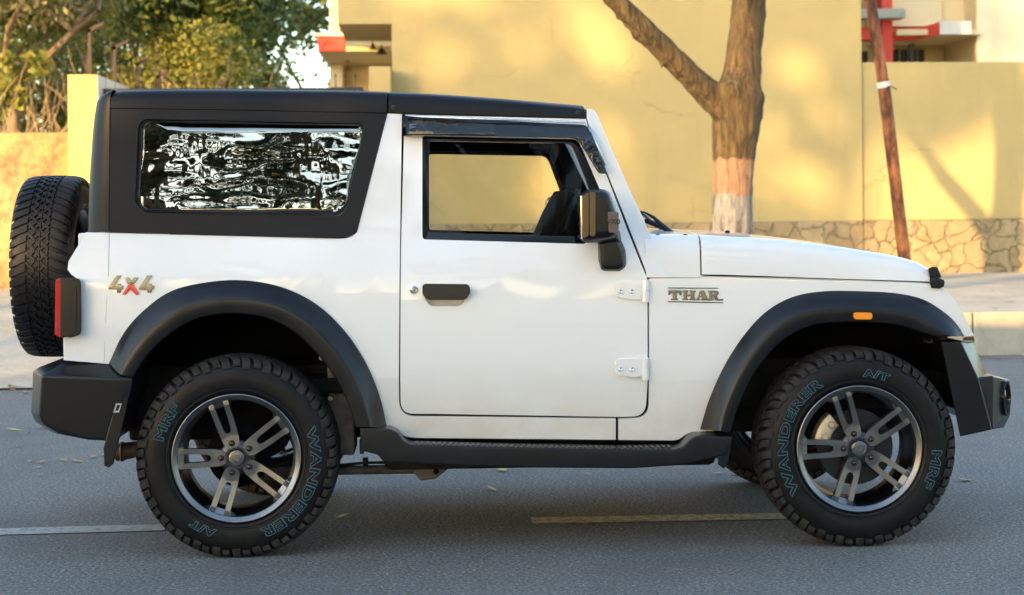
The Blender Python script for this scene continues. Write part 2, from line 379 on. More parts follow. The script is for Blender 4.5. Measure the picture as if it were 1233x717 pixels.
def box_bm(bm, a, b):
    x0, y0, z0 = a; x1, y1, z1 = b
    v = [bm.verts.new(p) for p in ((x0, y0, z0), (x1, y0, z0), (x1, y1, z0), (x0, y1, z0), (x0, y0, z1), (x1, y0, z1), (x1, y1, z1), (x0, y1, z1))]
    for f in ((0, 3, 2, 1), (4, 5, 6, 7), (0, 1, 5, 4), (1, 2, 6, 5), (2, 3, 7, 6), (3, 0, 4, 7)): bm.faces.new([v[i] for i in f])
def box(name, a, b, m, parent=None, bev=.01, **k):
    bm = bmesh.new(); box_bm(bm, a, b); o = link(name, bm2me(bm, name), m, parent, **k)
    if bev: bevel(o, bev, 2)
    return o
def lathe_bm(bm, prof, n=64, axis='Y', cen=(0, 0, 0), closed=False):
    """prof list of (axial, radius)"""
    rows = []
    for (a, r_) in prof:
        row = []
        for i in range(n):
            t = 2*math.pi*i/n; c, s = math.cos(t)*r_, math.sin(t)*r_
            p = (c, a, s) if axis == 'Y' else ((a, c, s) if axis == 'X' else (c, s, a))
            row.append(bm.verts.new(Vector(p)+Vector(cen)))
        rows.append(row)
    pr = list(zip(rows, rows[1:]))+([(rows[-1], rows[0])] if closed else [])
    for a, b in pr:
        for i in range(n): bm.faces.new((a[i], a[(i+1) % n], b[(i+1) % n], b[i]))
    return rows
def tube_bm(bm, pts, rads, n=10, cap=True):
    pts = [Vector(p) for p in pts]; rows = []; ref = None
    for i, p in enumerate(pts):
        d = (pts[min(i+1, len(pts)-1)]-pts[max(i-1, 0)]).normalized()
        if ref is None: ref = d.orthogonal().normalized()
        ref = (ref-d*ref.dot(d)).normalized(); q = d.cross(ref); r_ = rads[i] if hasattr(rads, '__len__') else rads
        rows.append([bm.verts.new(p+ref*math.cos(2*math.pi*k/n)*r_+q*math.sin(2*math.pi*k/n)*r_) for k in range(n)])
    for a, b in zip(rows, rows[1:]):
        for k in range(n): bm.faces.new((a[k], a[(k+1) % n], b[(k+1) % n], b[k]))
    if cap: bm.faces.new(rows[0][::-1]); bm.faces.new(rows[-1])
def text_me(s, size, offset=0, extrude=0, shear=0, outline=0, spacing=1.0, name='lettering'):
    c = bpy.data.curves.new('t', 'FONT'); c.body = s; c.size = size; c.offset = offset; c.extrude = extrude; c.shear = shear; c.space_character = spacing
    c.align_x = 'CENTER'; c.align_y = 'CENTER'; c.resolution_u = 4
    if outline: c.fill_mode = 'NONE'; c.bevel_depth = outline; c.bevel_resolution = 0
    o = bpy.data.objects.new('t', c); COL.objects.link(o); bpy.context.view_layer.update()
    me = bpy.data.meshes.new_from_object(o.evaluated_get(bpy.context.evaluated_depsgraph_get())); me.name = name
    bpy.data.objects.remove(o); return me

# ================================================================== SETTING
def G(x0, y0, x1, y1, z, name, m, kind='structure', nx=1, ny=1, zf=None):
    bm = bmesh.new(); rows = []
    for j in range(ny+1):
        rows.append([bm.verts.new((x0+(x1-x0)*i/nx, y0+(y1-y0)*j/ny, (zf(x0+(x1-x0)*i/nx, y0+(y1-y0)*j/ny) if zf else z))) for i in range(nx+1)])
    for a, b in zip(rows, rows[1:]):
        for i in range(nx): bm.faces.new((a[i], a[i+1], b[i+1], b[i]))
    return link(name, bm2me(bm, name), m, kind=kind)
G(-400, -400, 400, 400, -.012, 'ground', 'concrete')
G(-60, -12, 60, 11.0, 0.0, 'road', 'asphalt')
YK = PG(1200, 428, 0).y; YW = PG(1200, 328, .39).y      # kerb face, right-hand wall foot
KX = 3.4                                                # the tall kerb starts here; a ramp leads to the gate left of it
ZP = .39
YRAMP = PG(20, 470, 0).y; YL = PG(40, 347, ZP).y
# pavement slab with kerb
bm = bmesh.new(); box_bm(bm, (KX, YK+.16, -.3), (60, YW+.3, ZP))
link('pavement', bm2me(bm, 'pavement'), 'concrete', kind='structure')
bm = bmesh.new(); x = KX
while x < 40:
    box_bm(bm, (x+.004, YK+random.uniform(-.004, .004), -.2), (x+1.17, YK+.155, ZP+.012+random.uniform(-.004, .004))); x += 1.18
ko = link('kerb', bm2me(bm, 'kerb'), 'kerb_concrete', kind='structure'); bevel(ko, .012, 2)
# ramp to the gate, low in front, a joint half way
def rampz(x, y): return float(np.interp(y, [YRAMP, YRAMP+.35, YRAMP+3.6, YRAMP+7, YL+.5], [0.006, .05, .27, .36, ZP])) + .012*math.sin(x*1.3+y*.7)
G(-40, YRAMP, KX, YL+.4, 0, 'driveway_ramp', 'concrete', nx=60, ny=50, zf=rampz)
G(-40, YL+.4, KX, YW+8, ZP-.01, 'yard_floor', 'concrete')
# lane line: white at the left, worn tan to the right
def strip(p0, p1, wd, name, m):
    a = PG(*p0, 0); b = PG(*p1, 0); d = (b-a).normalized(); q = Vector((-d.y, d.x, 0))*wd/2
    bm = bmesh.new(); bm.faces.new([bm.verts.new(v+Vector((0, 0, .004))) for v in (a-q, b-q, b+q, a+q)]); return link(name, bm2me(bm, name), m, kind='structure')
strip((-400, 652), (200, 636), .155, 'lane_line', 'paint_white_worn')
strip((640, 628), (968, 622), .15, 'lane_line', 'paint_tan_worn')
# leaf litter
def litter(name, pts, size, m, label):
    bm = bmesh.new()
    for (x, y, z) in pts:
        a = random.uniform(0, 6.28); s = size*random.uniform(.5, 1.4); u = Vector((math.cos(a), math.sin(a), random.uniform(-.2, .3)))*s; v = Vector((-math.sin(a), math.cos(a), random.uniform(-.2, .3)))*s*.45
        c = Vector((x, y, z+.010)); bm.faces.new([bm.verts.new(q) for q in (c-u, c-v*1.0, c+u, c+v)])
    return link(name, bm2me(bm, name), m, kind='stuff', label=label, cat='leaves')
pts = []
for i in range(700):
    x = random.uniform(-9, 14); y = (YRAMP if x < KX else YK)-abs(random.gauss(0, .22))+.04; pts.append((x, y, max(0, rampz(x, y)) if x < KX and y > YRAMP else 0))
for i in range(130): pts.append((random.uniform(-5, 8), random.uniform(.2, YRAMP), 0))
for i in range(160):
    x = random.uniform(-9, 12); y = random.uniform(YK, YW-.5) if x > KX else random.uniform(YRAMP, YL); pts.append((x, y, ZP+.002 if x > KX else rampz(x, y)))
for i in range(260): pts.append((random.uniform(-5, 1.5)-random.random()*2, random.uniform(2.0, YRAMP)**1.0, 0))
litter('fallen_leaves', pts, .045, 'leaf_fallen', 'dry brown and yellow fallen leaves lying along the gutter and road')

def wx(px, Y, py=200): return PY(px, py, Y).x
def wz(py, Y, px=616): return PY(px, py, Y).z
# ---- right-hand walls
xa, xb = wx(473, YW), wx(1038, YW, 150)
house = thing('house_wall', 'tall plain yellow plastered house side behind the car with tree shadows on it', 'house', ((xa+xb)/2, YW, ZP))
zst = wz(267, YW, 930)
bm = bmesh.new(); box_bm(bm, (xa, YW, zst), (xb, YW+.5, 8.2)); 
# the upper floor juts out over the porch on the left
x2 = wx(407, YW, 29)
box_bm(bm, (x2, YW+.002, wz(29, YW, 440)), (xa-.002, YW+2.6, 8.2))
box_bm(bm, (xb-.3, YW+.5, ZP), (xb, YW+8, 8.2))
link('wall', bm2me(bm, 'wall'), 'yellow_plaster', house)
box('plinth', (xa, YW-.06, ZP-.1), (xb, YW+.4, zst), 'stone_masonry', house, .03)
bm = bmesh.new()
for zz in (5.9,):
    box_bm(bm, (xa+.01, YW-.012, zz), (xb-.01, YW+.01, zz+.018))
link('drip_line', bm2me(bm, 'drip_line'), 'yellow_plaster', house)
# the small low yellow block beside the gate
box('porch_wall', (wx(443, YW-1, 90), YW-.6, ZP-.1), (xa-.003, YW+.3, wz(80, YW-.6, 458)), 'yellow_plaster', None, .02, label='low yellow wall block between black gate and tall yellow house side', cat='wall')
ztop = wz(74.5, YW, 1140)
bw = thing('boundary_wall', 'lower yellow boundary wall on the right with cracked stone base', 'wall', (xb+6, YW, ZP))
box('wall', (xb+.003, YW+.05, zst), (xb+26, YW+.3, ztop), 'yellow_plaster', bw, .02)
box('plinth', (xb+.003, YW-.05, ZP-.1), (xb+26, YW+.3, zst), 'stone_masonry', bw, .03)

# ---- left low wall, gate pillar with its white side wall, posts, gate
zl = wz(160, YL, 40); xp0, xp1 = wx(82, YL-.2, 150), wx(118, YL-.2, 150)
lw = box('low_wall', (-22, YL, ZP-.2), (xp0-.003, YL+.25, zl), 'yellow_plaster_weathered', None, .02, label='weathered yellow wall at the far left behind the spare wheel', cat='wall')
pil = thing('gate_pillar', 'tall bright yellow gate pillar with white side wall running back', 'pillar', ((xp0+xp1)/2, YL-.2, ZP))
zpt = wz(90, YL-.2, 100)
box('pillar', (xp0, YL-.2, ZP-.2), (xp1-.01, YL+.25, zpt), 'pillar_yellow', pil, .012)
LEN = 2.7
bm = bmesh.new(); box_bm(bm, (xp0+.05, YL+.252, ZP-.2), (xp1, YL+LEN, zpt)); box_bm(bm, (xp1-.008, YL-.197, ZP-.2), (xp1, YL+.25, zpt-.004))
link('side_wall', bm2me(bm, 'side_wall'), 'white_plaster', pil)
for (px, pt, Y, nm) in ((108, 35, YL+.1, 'first and tallest bent iron fence post, standing on the yellow pillar'), (138, 56, YL+1.3, 'second bent iron fence post behind the yellow pillar'),
                    (165, 76, YL+3.2, 'third bent iron fence post, left of the shortest one'), (190, 91, YL+5.2, 'shortest and farthest bent iron fence post above the car roof')):
    q = PY(px, pt, Y); bm = bmesh.new(); s = .022
    box_bm(bm, (q.x-s, Y-s, zpt-.5 if Y > YL+LEN else zpt-.02), (q.x+s, Y+s, q.z))
    e = [bm.verts.new(v) for v in ((q.x-s, Y-s, q.z), (q.x-s, Y+s, q.z), (q.x-s, Y+s, q.z-.06), (q.x-s, Y-s, q.z-.06), (q.x+.20, Y-s, q.z+.10), (q.x+.20, Y+s, q.z+.10), (q.x+.19, Y+s, q.z+.055), (q.x+.19, Y-s, q.z+.055))]
    for f in ((0, 1, 5, 4), (1, 2, 6, 5), (2, 3, 7, 6), (3, 0, 4, 7), (4, 5, 6, 7), (0, 3, 2, 1)): bm.faces.new([e[i] for i in f])
    link('fence_post', bm2me(bm, 'fence_post'), 'iron_rusty', label=nm, cat='fence post', group='bent iron fence posts behind the pillar')
YG = YL+.02; xg0, xg1 = xp1+.03, wx(437, YG, 108); zg = wz(106.3, YG, 250)
gt = thing('metal_gate', 'black steel gate of thin upright bars just above the car roof', 'gate', ((xg0+xg1)/2, YG, ZP))
bm = bmesh.new()
for (z0, z1) in ((zg-.05, zg), (1.9, 1.95), (.5, .56)): box_bm(bm, (xg0, YG-.02, z0), (xg1, YG+.02, z1))
for x in (xg0, xg1-.05, (xg0+xg1)/2-.03): box_bm(bm, (x, YG-.022, .45), (x+.05, YG+.022, zg-.002))
link('gate_frame', bm2me(bm, 'gate_frame'), 'iron_black', gt)
bm = bmesh.new(); x = xg0+.12
while x < xg1-.1: tube_bm(bm, [(x, YG, .5), (x, YG, zg-.01)], .009, 6); x += .105
link('gate_bars', bm2me(bm, 'gate_bars'), 'iron_black', gt)
for px, pt in ((127, 62), (138, 60), (404, 89), (416, 89), (427.5, 89), (300, 98), (340, 98)):
    bm = bmesh.new(); q = PY(px, pt, YG); s_ = .5 if pt < 65 else 1
    prof = [(zg-.02, .007*s_), (q.z-.06, .006*s_), (q.z-.045, .006*s_)] + ([(q.z-.03, .016), (q.z-.01, .006)] if pt > 80 else []) + [(q.z, .001)]
    lathe_bm(bm, prof, 8, 'Z', (q.x, YG, 0)); link('gate_spike', bm2me(bm, 'gate_spike'), 'iron_black', gt)

# ---- porch building behind the gate: column, coral balcony, cream back wall
YB = YW+3.2
pb = thing('balcony_house', 'cream house with coral red balcony edge seen left of yellow wall', 'house', (wx(430, YB, 90), YB, ZP))
def pbx(name, x0, x1, y0, y1, Y, d, m, par, bev=.012):
    a = PY(x0, y1, Y); b = PY(x1, y0, Y); return box(name, (min(a.x, b.x), Y, min(a.z, b.z)), (max(a.x, b.x), Y+d, max(a.z, b.z)), m, par, bev)
pbx('column', 397, 408.5, -60, 44, YB-.3, .4, 'pale_plaster', pb)
pbx('balcony_front', 382.5, 415, 44.6, 62, YB-.5, .15, 'coral_paint', pb)
a = PY(415, 61, YB-.5)
pbx('balcony_edge', 377, 415, 39.5, 44.3, YB-.56, .3, 'white_plaster', pb)
# the balcony edge runs back and reappears behind the soffit
e0 = PY(415, 44.6, YB-.5); e1 = PY(415, 62, YB-.5)
box('balcony_side', (e0.x+.001, YB+.9, e1.z+.02), (e0.x+2.0, YB+1.05, e0.z-.02), 'coral_paint', pb, .01)
bm = bmesh.new(); box_bm(bm, (PY(382.5, 60, YB-.5).x+.01, YB-.47, e1.z+.002), (e0.x+2.2, YB+2.4, e1.z+.08)); link('balcony_floor', bm2me(bm, 'balcony_floor'), 'balcony_cream', pb)
bx0 = PY(397, 90, YB+2.2)
box('wall', (bx0.x, YB+2.2, ZP-.1), (bx0.x+4.5, YB+2.5, 8.0), 'balcony_cream', pb, .01)
pbx('wall_pier', 399, 413, 78, 140, YB+1.9, .3, 'pale_plaster', pb)
pbx('doorway', 470, 480, 66, 79, YB+2.15, .08, 'dark_opening', pb, .002)
def bell(px, py0, py1, Y, m, label, w_=.11):
    t_ = PY(px, py0, Y); b_ = PY(px, py1, Y); h = t_.z-b_.z; bm = bmesh.new()
    prof = [(b_.z, w_*.85), (b_.z+h*.02, w_), (b_.z+h*.12, w_*.72), (b_.z+h*.35, w_*.5), (b_.z+h*.52, w_*.36), (b_.z+h*.58, w_*.1), (b_.z+h*.62, w_*.2), (b_.z+h*.68, w_*.08), (b_.z+h, .008)]
    lathe_bm(bm, prof, 16, 'Z', (t_.x, Y, 0)); return link('hanging_bell', bm2me(bm, 'hanging_bell'), m, label=label, cat='bell', smooth=60)
bell(459.5, 53, 65.3, YW+2.2, 'iron_black', 'black iron bell hanging under the yellow soffit', .105)
bell(449, 46, 60, YW+2.3, 'brass', 'small brass bell hanging left of the black bell', .06)
lm = PY(418.5, 72, YB+1.2); bm = bmesh.new(); l2 = PY(418.5, 87, YB+1.2)
lathe_bm(bm, [(lm.z+.12, .006), (lm.z, .012), (lm.z-.02, .04), (lm.z-.09, .015), (l2.z+.09, .02), (l2.z+.06, .065), (l2.z+.01, .045), (l2.z, .01)], 12, 'Z', (lm.x, YB+1.2, 0))
link('hanging_lamp', bm2me(bm, 'hanging_lamp'), 'brass', label='brass ornament hanging under the coral balcony', cat='lamp', smooth=60)

# ---- building beyond the right-hand wall
YD = YW+4.5
rb = thing('apartment_building', 'cream building with coral red band and barred window above right wall', 'building', (wx(1150, YD, 60), YD, ZP))
def RX(px, py=50, Y=YD): return PY(px, py, Y).x
def RZ(py, px=1120, Y=YD): return PY(px, py, Y).z
box('wall', (RX(900), YD+1.6, ZP), (RX(1168.5), YD+2, RZ(-220)), 'cream_plaster', rb, .01)
box('upper_wall', (RX(1069), YD+.004, RZ(32)), (RX(1134), YD+1.6, RZ(-220)), 'cream_plaster', rb, .01)
box('upper_wall', (RX(1134)+.003, YD+.4, RZ(24)), (RX(1170), YD+1.6, RZ(-220)), 'cream_plaster', rb, .01)
box('side_wall', (RX(1170), YD-.3, ZP), (RX(1500), YD+2, RZ(-220)), 'pale_plaster', rb, .01)
box('coral_column', (RX(1056), YD-.35, ZP), (RX(1069)-.002, YD+.1, RZ(-220)), 'coral_paint', rb, .01)
box('ledge', (RX(990), YD-.75, RZ(27.5, 1077)), (RX(1077), YD-.36, RZ(16.5, 1077)), 'grey_ledge', rb, .01)
box('coral_band', (RX(980), YD-.3, RZ(50)), (RX(1056)-.002, YD+.1, RZ(35)), 'coral_paint', rb, .01)
# bent coral band then pale ledge
c1 = [PY(1069, 48.5, YD-.2), PY(1105, 48, YD-.2), PY(1131.5, 41.5, YD-.75)]; c2 = [PY(1069, 35, YD-.2), PY(1106, 34, YD-.2), PY(1131.5, 27, YD-.75)]
bm = bmesh.new(); F = []
for a, b in zip(c1, c2): F.append([a, Vector((a.x, a.y+.25, a.z)), Vector((b.x, b.y+.25, b.z)), b])
bm = loft(F, closed=True); link('coral_band', bm2me(bm, 'coral_band'), 'coral_paint', rb)
bm = bmesh.new(); box_bm(bm, (c1[2].x+.003, YD-.75, c1[2].z), (RX(1170, 41, YD-.75), YD-.5, c2[2].z+.02)); link('balcony_edge', bm2me(bm, 'balcony_edge'), 'white_plaster', rb)
zs_ = c1[2].z+.02; box('balcony_floor', (RX(1072), YD-.45, zs_), (RX(1172), YD+1.59, zs_+.10), 'cream_plaster', rb, .003)
wf = pbx('window', 1071, 1113, 60, 84, YD+1.55, .06, 'dark_opening', rb, .003)
bm = bmesh.new(); a = PY(1071, 84, YD+1.5); b = PY(1113, 60, YD+1.5); x = a.x
while x < b.x: box_bm(bm, (x, YD+1.50, a.z), (x+.045, YD+1.53, b.z)); x += .17
link('window_bars', bm2me(bm, 'window_bars'), 'window_bars', wf)
pbx('door', 1155, 1166, 46, 90, YD+1.5, .08, 'exhaust_rust', rb, .004)
pbx('window', 1039, 1045, 62, 84, YD+1.5, .08, 'dark_opening', rb, .003)
q = PY(1097, 52, YD-.1); bm = bmesh.new(); tube_bm(bm, [(q.x, q.y, ztop-.4), (q.x, q.y, q.z-.02)], .05, 8); tube_bm(bm, [(q.x, q.y, q.z-.02), (q.x, q.y, q.z)], [.055, .02], 8)
link('vent_pipe', bm2me(bm, 'vent_pipe'), 'iron_black', label='short dark vent pipe before the barred window', cat='pipe')

# ---- rusty pole
YP = 13.2
p0 = PY(1041.5, -40, YP); p1 = PY(1064, 103, YP); p2 = PY(1093, 345, YP); p1t = PY(1063.4, 99, YP); p1b = PY(1064.6, 106, YP)
pole = thing('rusty_pole', 'leaning rusty brown iron pole beside the tree', 'pole', (p2.x, YP, ZP))
bm = bmesh.new(); tube_bm(bm, [p2+(p2-p1)*.25, p2, p1b], .073, 20); tube_bm(bm, [p1t, p0, p0+(p0-p1)*.6], .066, 20)
link('shaft', bm2me(bm, 'shaft'), 'rust', pole, smooth=50)
bm = bmesh.new(); tube_bm(bm, [p1b, p1t], .078, 20); link('joint_band', bm2me(bm, 'joint_band'), 'white_plaster', pole, smooth=50)
bm = bmesh.new(); w0 = PY(1068, 105, YP-.08); tube_bm(bm, [w0, PY(1072, 104, YP-.1), PY(1080, 108, YP-.1)], .006, 6); tube_bm(bm, sm([tuple(w0), tuple(PY(1073, 118, YP-.1)), tuple(PY(1073, 132, YP-.1)), tuple(PY(1070, 140, YP-.1))], 4), .006, 6)
link('wire', bm2me(bm, 'wire'), 'iron_rusty', pole)

# ---- the tree with the lime-washed foot
YT = 12.0
tree = thing('forked_tree', 'forked brown tree with white lime washed foot behind the bonnet', 'tree', (PY(882, 250, YT).x, YT, ZP))
def tp(px, py, dy=0): return PY(px, py, YT+dy)
bm = bmesh.new()
s_ = (YT+6.76)/2082
tr = [(882, 375, 0, 30), (882, 330, 0, 27), (882, 280, 0, 25), (882, 235, 0, 24.5), (883, 195, 0, 25.5), (886, 155, 0, 29), (889, 120, 0, 29), (893, 90, .05, 24), (897, 55, .1, 21.5), (901, 20, .15, 21), (904, -20, .2, 20.5), (910, -90, .35, 18), (925, -180, .6, 13), (930, -300, .9, 8)]
P = sm([(*tp(a, b, c), r_*s_) for a, b, c, r_ in tr], 3); tube_bm(bm, [p[:3] for p in P], [p[3] for p in P], 24)
br = [(886, 150, -.05, 20), (870, 128, -.08, 19), (852, 112, -.12, 17.5), (832, 92, -.2, 15.5), (808, 68, -.3, 14.5), (786, 47, -.38, 14), (764, 24, -.45, 12.5), (744, 3, -.5, 12), (722, -22, -.6, 11.5), (670, -80, -.8, 9), (600, -170, -1, 6)]
P = sm([(*tp(a, b, c), r_*s_) for a, b, c, r_ in br], 3); tube_bm(bm, [p[:3] for p in P], [p[3] for p in P], 20)
tube_bm(bm, [tp(886, 110, -.18), tp(873, 108, -.2), tp(868, 100, -.22)], [.14, .08, .02], 10)
tube_bm(bm, [tp(900, 100, 0), tp(911, 118, -.05), tp(908, 145, 0)], [.1, .1, .09], 10)
for k in range(9):
    t_ = random.random(); a = tp(*[np.interp(t_, [0, 1], u) for u in ((735, 800), (5, 80))], -.35); tube_bm(bm, [a, a+Vector((-.02, -.08, -.08))], [.04, .010], 6)
tk = link('trunk', bm2me(bm, 'trunk'), 'bark', tree)
r_ = tk.modifiers.new('r', 'REMESH'); r_.mode = 'VOXEL'; r_.voxel_size = .022; r_.use_smooth_shade = True
s2 = tk.modifiers.new('s', 'SMOOTH'); s2.iterations = 8
tx = bpy.data.textures.new('barkt', 'CLOUDS'); tx.noise_scale = .16; tx.noise_depth = 2; dm = tk.modifiers.new('d', 'DISPLACE'); dm.texture = tx; dm.strength = .035; dm.mid_level = .5
dm.texture_coords = 'LOCAL'

def leaves_me(name, centers, radii, n, size, flat=.6, aspect=.5):
    """many small folded leaf blades scattered round clump centres"""
    C_ = np.array(centers); idx = RNG.integers(0, len(C_), n); rad = np.array(radii)[idx][:, None]
    d = RNG.normal(size=(n, 3)); d /= np.linalg.norm(d, axis=1)[:, None]; P = C_[idx]+d*rad*(RNG.random((n, 1))**.45)*np.array([1, 1, flat])
    u = RNG.normal(size=(n, 3)); u /= np.linalg.norm(u, axis=1)[:, None]; v = np.cross(u, RNG.normal(size=(n, 3))); v /= np.linalg.norm(v, axis=1)[:, None]
    s = size*(.6+.8*RNG.random((n, 1))); V = np.stack([P-u*s, P-v*s*aspect, P+u*s, P+v*s*aspect], 1).reshape(-1, 3)
    me = bpy.data.meshes.new(name); me.vertices.add(4*n); me.vertices.foreach_set('co', V.ravel()); me.loops.add(4*n); me.loops.foreach_set('vertex_index', np.arange(4*n))
    me.polygons.add(n); me.polygons.foreach_set('loop_start', np.arange(n)*4); me.polygons.foreach_set('loop_total', np.full(n, 4)); me.update(); me.validate(); return me
def branches(bm, base, h, r0, spread, depth=3, tips=None, rnd=random, seg=6, up_=.6):
    """one limb, dividing"""
    def grow(p, d, L, r, lev):
        pts = [p]; q = p; dd = d
        for i in range(4):
            dd = (dd+Vector((rnd.uniform(-.2, .2), rnd.uniform(-.2, .2), rnd.uniform(-.05, .15)))).normalized(); q = q+dd*L/4; pts.append(q)
        tube_bm(bm, pts, [r*(1-.11*i) for i in range(5)], seg if lev > 0 else 8, cap=False)
        if lev >= depth:
            tips.append(tuple(q)); tips.append(tuple(pts[2])); return
        for k in range(rnd.choice((2, 3, 3))):
            a = rnd.uniform(0, 6.28); nd = (dd*up_+Vector((math.cos(a), math.sin(a), rnd.uniform(-.1, .7)))*spread).normalized()
            grow(pts[rnd.choice((2, 3, 4))], nd, L*rnd.uniform(.6, .8), r*.55, lev+1)
    grow(Vector(base), Vector((rnd.uniform(-.15, .15), rnd.uniform(-.15, .15), 1)), h, r0, 0)
def mktree(x, y, z0, h, label, leaf, n, size, crad, name='leafy_tree', spread=.7, depth=3, bark='dark_bark', r0=.16, seed=1, group=None, flat=.7, extra=None):
    rnd = random.Random(seed); t = thing(name, label, 'tree', (x, y, z0), group); bm = bmesh.new(); tips = []
    branches(bm, (x, y, z0), h, r0, spread, depth, tips, rnd)
    link('trunk', bm2me(bm, 'trunk'), bark, t, smooth=180)
    c = list(tips)
    if extra: c += [tuple(Vector((x, y, z0))+Vector(e)) for e in extra]
    link('crown', leaves_me('crown', c, [crad*rnd.uniform(.6, 1.3) for _ in c], n, size, flat), leaf, t)
    return t
# trees beyond the left wall: each stands at its own distance
BG = [
    (-230, YL+9, 4.0, 'leaf_olive', 9000, .09, 1.2, 31, 'twig_bark', 'olive tree beyond the left end of the low wall'),
    (-400, YL+12, 4.4, 'leaf_dark', 9000, .10, 1.3, 32, 'dark_bark', 'dark tree farthest left beyond the low wall'),
    # px, Y, h, leaf, n, size, crad, seed, bark, label
    (-60, YL+6, 3.6, 'leaf_yellow', 11000, .07, .9, 3, 'twig_bark', 'olive green tree at the left edge behind the weathered wall'),
    (45, YL+4, 3.0, 'leaf_dry', 9000, .055, .9, 4, 'twig_bark', 'thin dry twiggy tree above the weathered yellow wall'),
    (95, YL+13, 4.6, 'leaf_olive', 16000, .075, 1.2, 5, 'twig_bark', 'tall olive tree standing behind the bent fence posts'),
    (205, YL+15, 4.2, 'leaf_yellow', 14000, .07, 1.0, 6, 'twig_bark', 'pale yellow green tree with bare twigs above the car roof'),
    (185, YL+22, 5.2, 'leaf_olive', 15000, .09, 1.4, 16, 'twig_bark', 'broad mid green tree behind the pale yellow one'),
    (275, YL+17, 4.8, 'leaf_dark', 19000, .09, 1.3, 7, 'dark_bark', 'dense dark green tree left of the coral balcony'),
    (330, YL+20, 5.0, 'leaf_dark', 14000, .09, 1.1, 8, 'dark_bark', 'dark evergreen tree nearest the coral balcony'),
    (290, YL+11, 2.3, 'leaf_yellow', 9000, .06, .8, 9, 'twig_bark', 'low olive bush tree just above the black gate'),
]
for (px, Y, h, lf, nn, sz, cr, sd, bk, lab) in BG:
    x = wx(px, Y, 150); mktree(x, Y, ZP, h, lab, lf, int(nn*1.5), sz, cr, 'leafy_tree', .75, 3, bk, .13, sd, 'trees beyond the left wall')
# a leafy creeper in front of them at the far left, and a distant tree in the bright gap
t = thing('creeper_bush', 'bush with large yellow green leaves at the left edge above the wall', 'bush', (wx(8, YL+1.6, 100), YL+1.6, ZP))
bm = bmesh.new(); tips = []; branches(bm, (wx(2, YL+1.6, 100), YL+1.6, ZP), 1.9, .05, .5, 2, tips, random.Random(5)); link('stems', bm2me(bm, 'stems'), 'twig_bark', t)
cs = [tuple(PY(px, py, YL+1.6+random.uniform(-.3, .3))) for px, py in ((4, 110), (14, 95), (22, 118), (8, 75), (30, 88), (40, 70), (-10, 100), (-20, 60), (2, 130), (50, 85))]
link('leaves', leaves_me('leaves', cs, [.16]*len(cs), 300, .085, 1, .7), 'leaf_yellow', t)
for (px, Y, h, nn, sd, lab) in ((375, YL+30, 4.5, 2600, 21, 'sparse far tree with bright sky showing through it'), (500, YL+36, 5.2, 3000, 22, 'far tree mostly hidden behind the cream house')):
    mktree(wx(px, Y, 120), Y, ZP, h, lab, 'leaf_olive', nn, .14, 1.1, 'far_tree', .7, 3, 'dark_bark', .12, sd)
# dense thicket low behind everything
cs = []; rr = []
for i in range(340):
    px = random.uniform(-120, 345); Y = YL+random.uniform(16, 26); z_ = ZP+random.uniform(.3, 6.8+1.0*math.sin(px*.03)); cs.append((wx(px, Y, 150), Y, z_)); rr.append(random.uniform(.5, 1.0))
link('thicket', leaves_me('thicket', cs, rr, 80000, .085, .8), 'leaf_olive', kind='stuff', label='tangled thicket of shrubs filling the space between the trees', cat='shrubs')
bm = bmesh.new()
for i in range(260):
    px = random.uniform(-40, 300); Y = YL+random.uniform(2.5, 9); b_ = Vector((wx(px, Y, 150), Y, ZP+random.uniform(.3, 1.8))); d = Vector((random.uniform(-.6, .6), random.uniform(-.3, .3), 1)).normalized()
    pts = [b_]; 
    for k in range(5): d = (d+Vector((random.uniform(-.3, .3), random.uniform(-.2, .2), random.uniform(-.2, .1)))).normalized(); pts.append(pts[-1]+d*random.uniform(.25, .6))
    tube_bm(bm, pts, [.018, .016, .013, .010, .007, .004], 4, cap=False)
link('dry_twigs', bm2me(bm, 'dry_twigs'), 'twig_bark', kind='stuff', label='bare pale twigs tangled in front of the green trees', cat='twigs')

# ---- what stands behind the photographer: it shades the street and shows in the tinted window
G(-60, -30, 60, -12, .13, 'verge', 'concrete')
def sunback(x, y, z, Yb):               # where the sun ray through (x,y,z) crosses the row at y=Yb
    t_ = (Yb-y)/sdir.y; return x+sdir.x*t_, z+sdir.z*t_
bt = 0
for i, xx in enumerate((-33, -27.5, -22.5, -18, -13.5, -9.5, -5.5, -2.0, 2.5, 7.0, 12, 17)):
    Yb = -16.5+random.uniform(-1.5, 1.5)
    mktree(xx, Yb, .13, 2.3+random.uniform(-.2, .3), 'leafy street tree across the road behind the photographer', 'leaf_dark', 5200 if xx < -7 else 2600, .17 if xx < -7 else .085, 1.0, 'street_tree', .8, 3, 'dark_bark', .17, 40+i, 'street trees behind the photographer', .7, [(random.uniform(-2.8, 2.8), random.uniform(-1, 1), random.uniform(2.2, 4.6)) for q_ in range(34)])
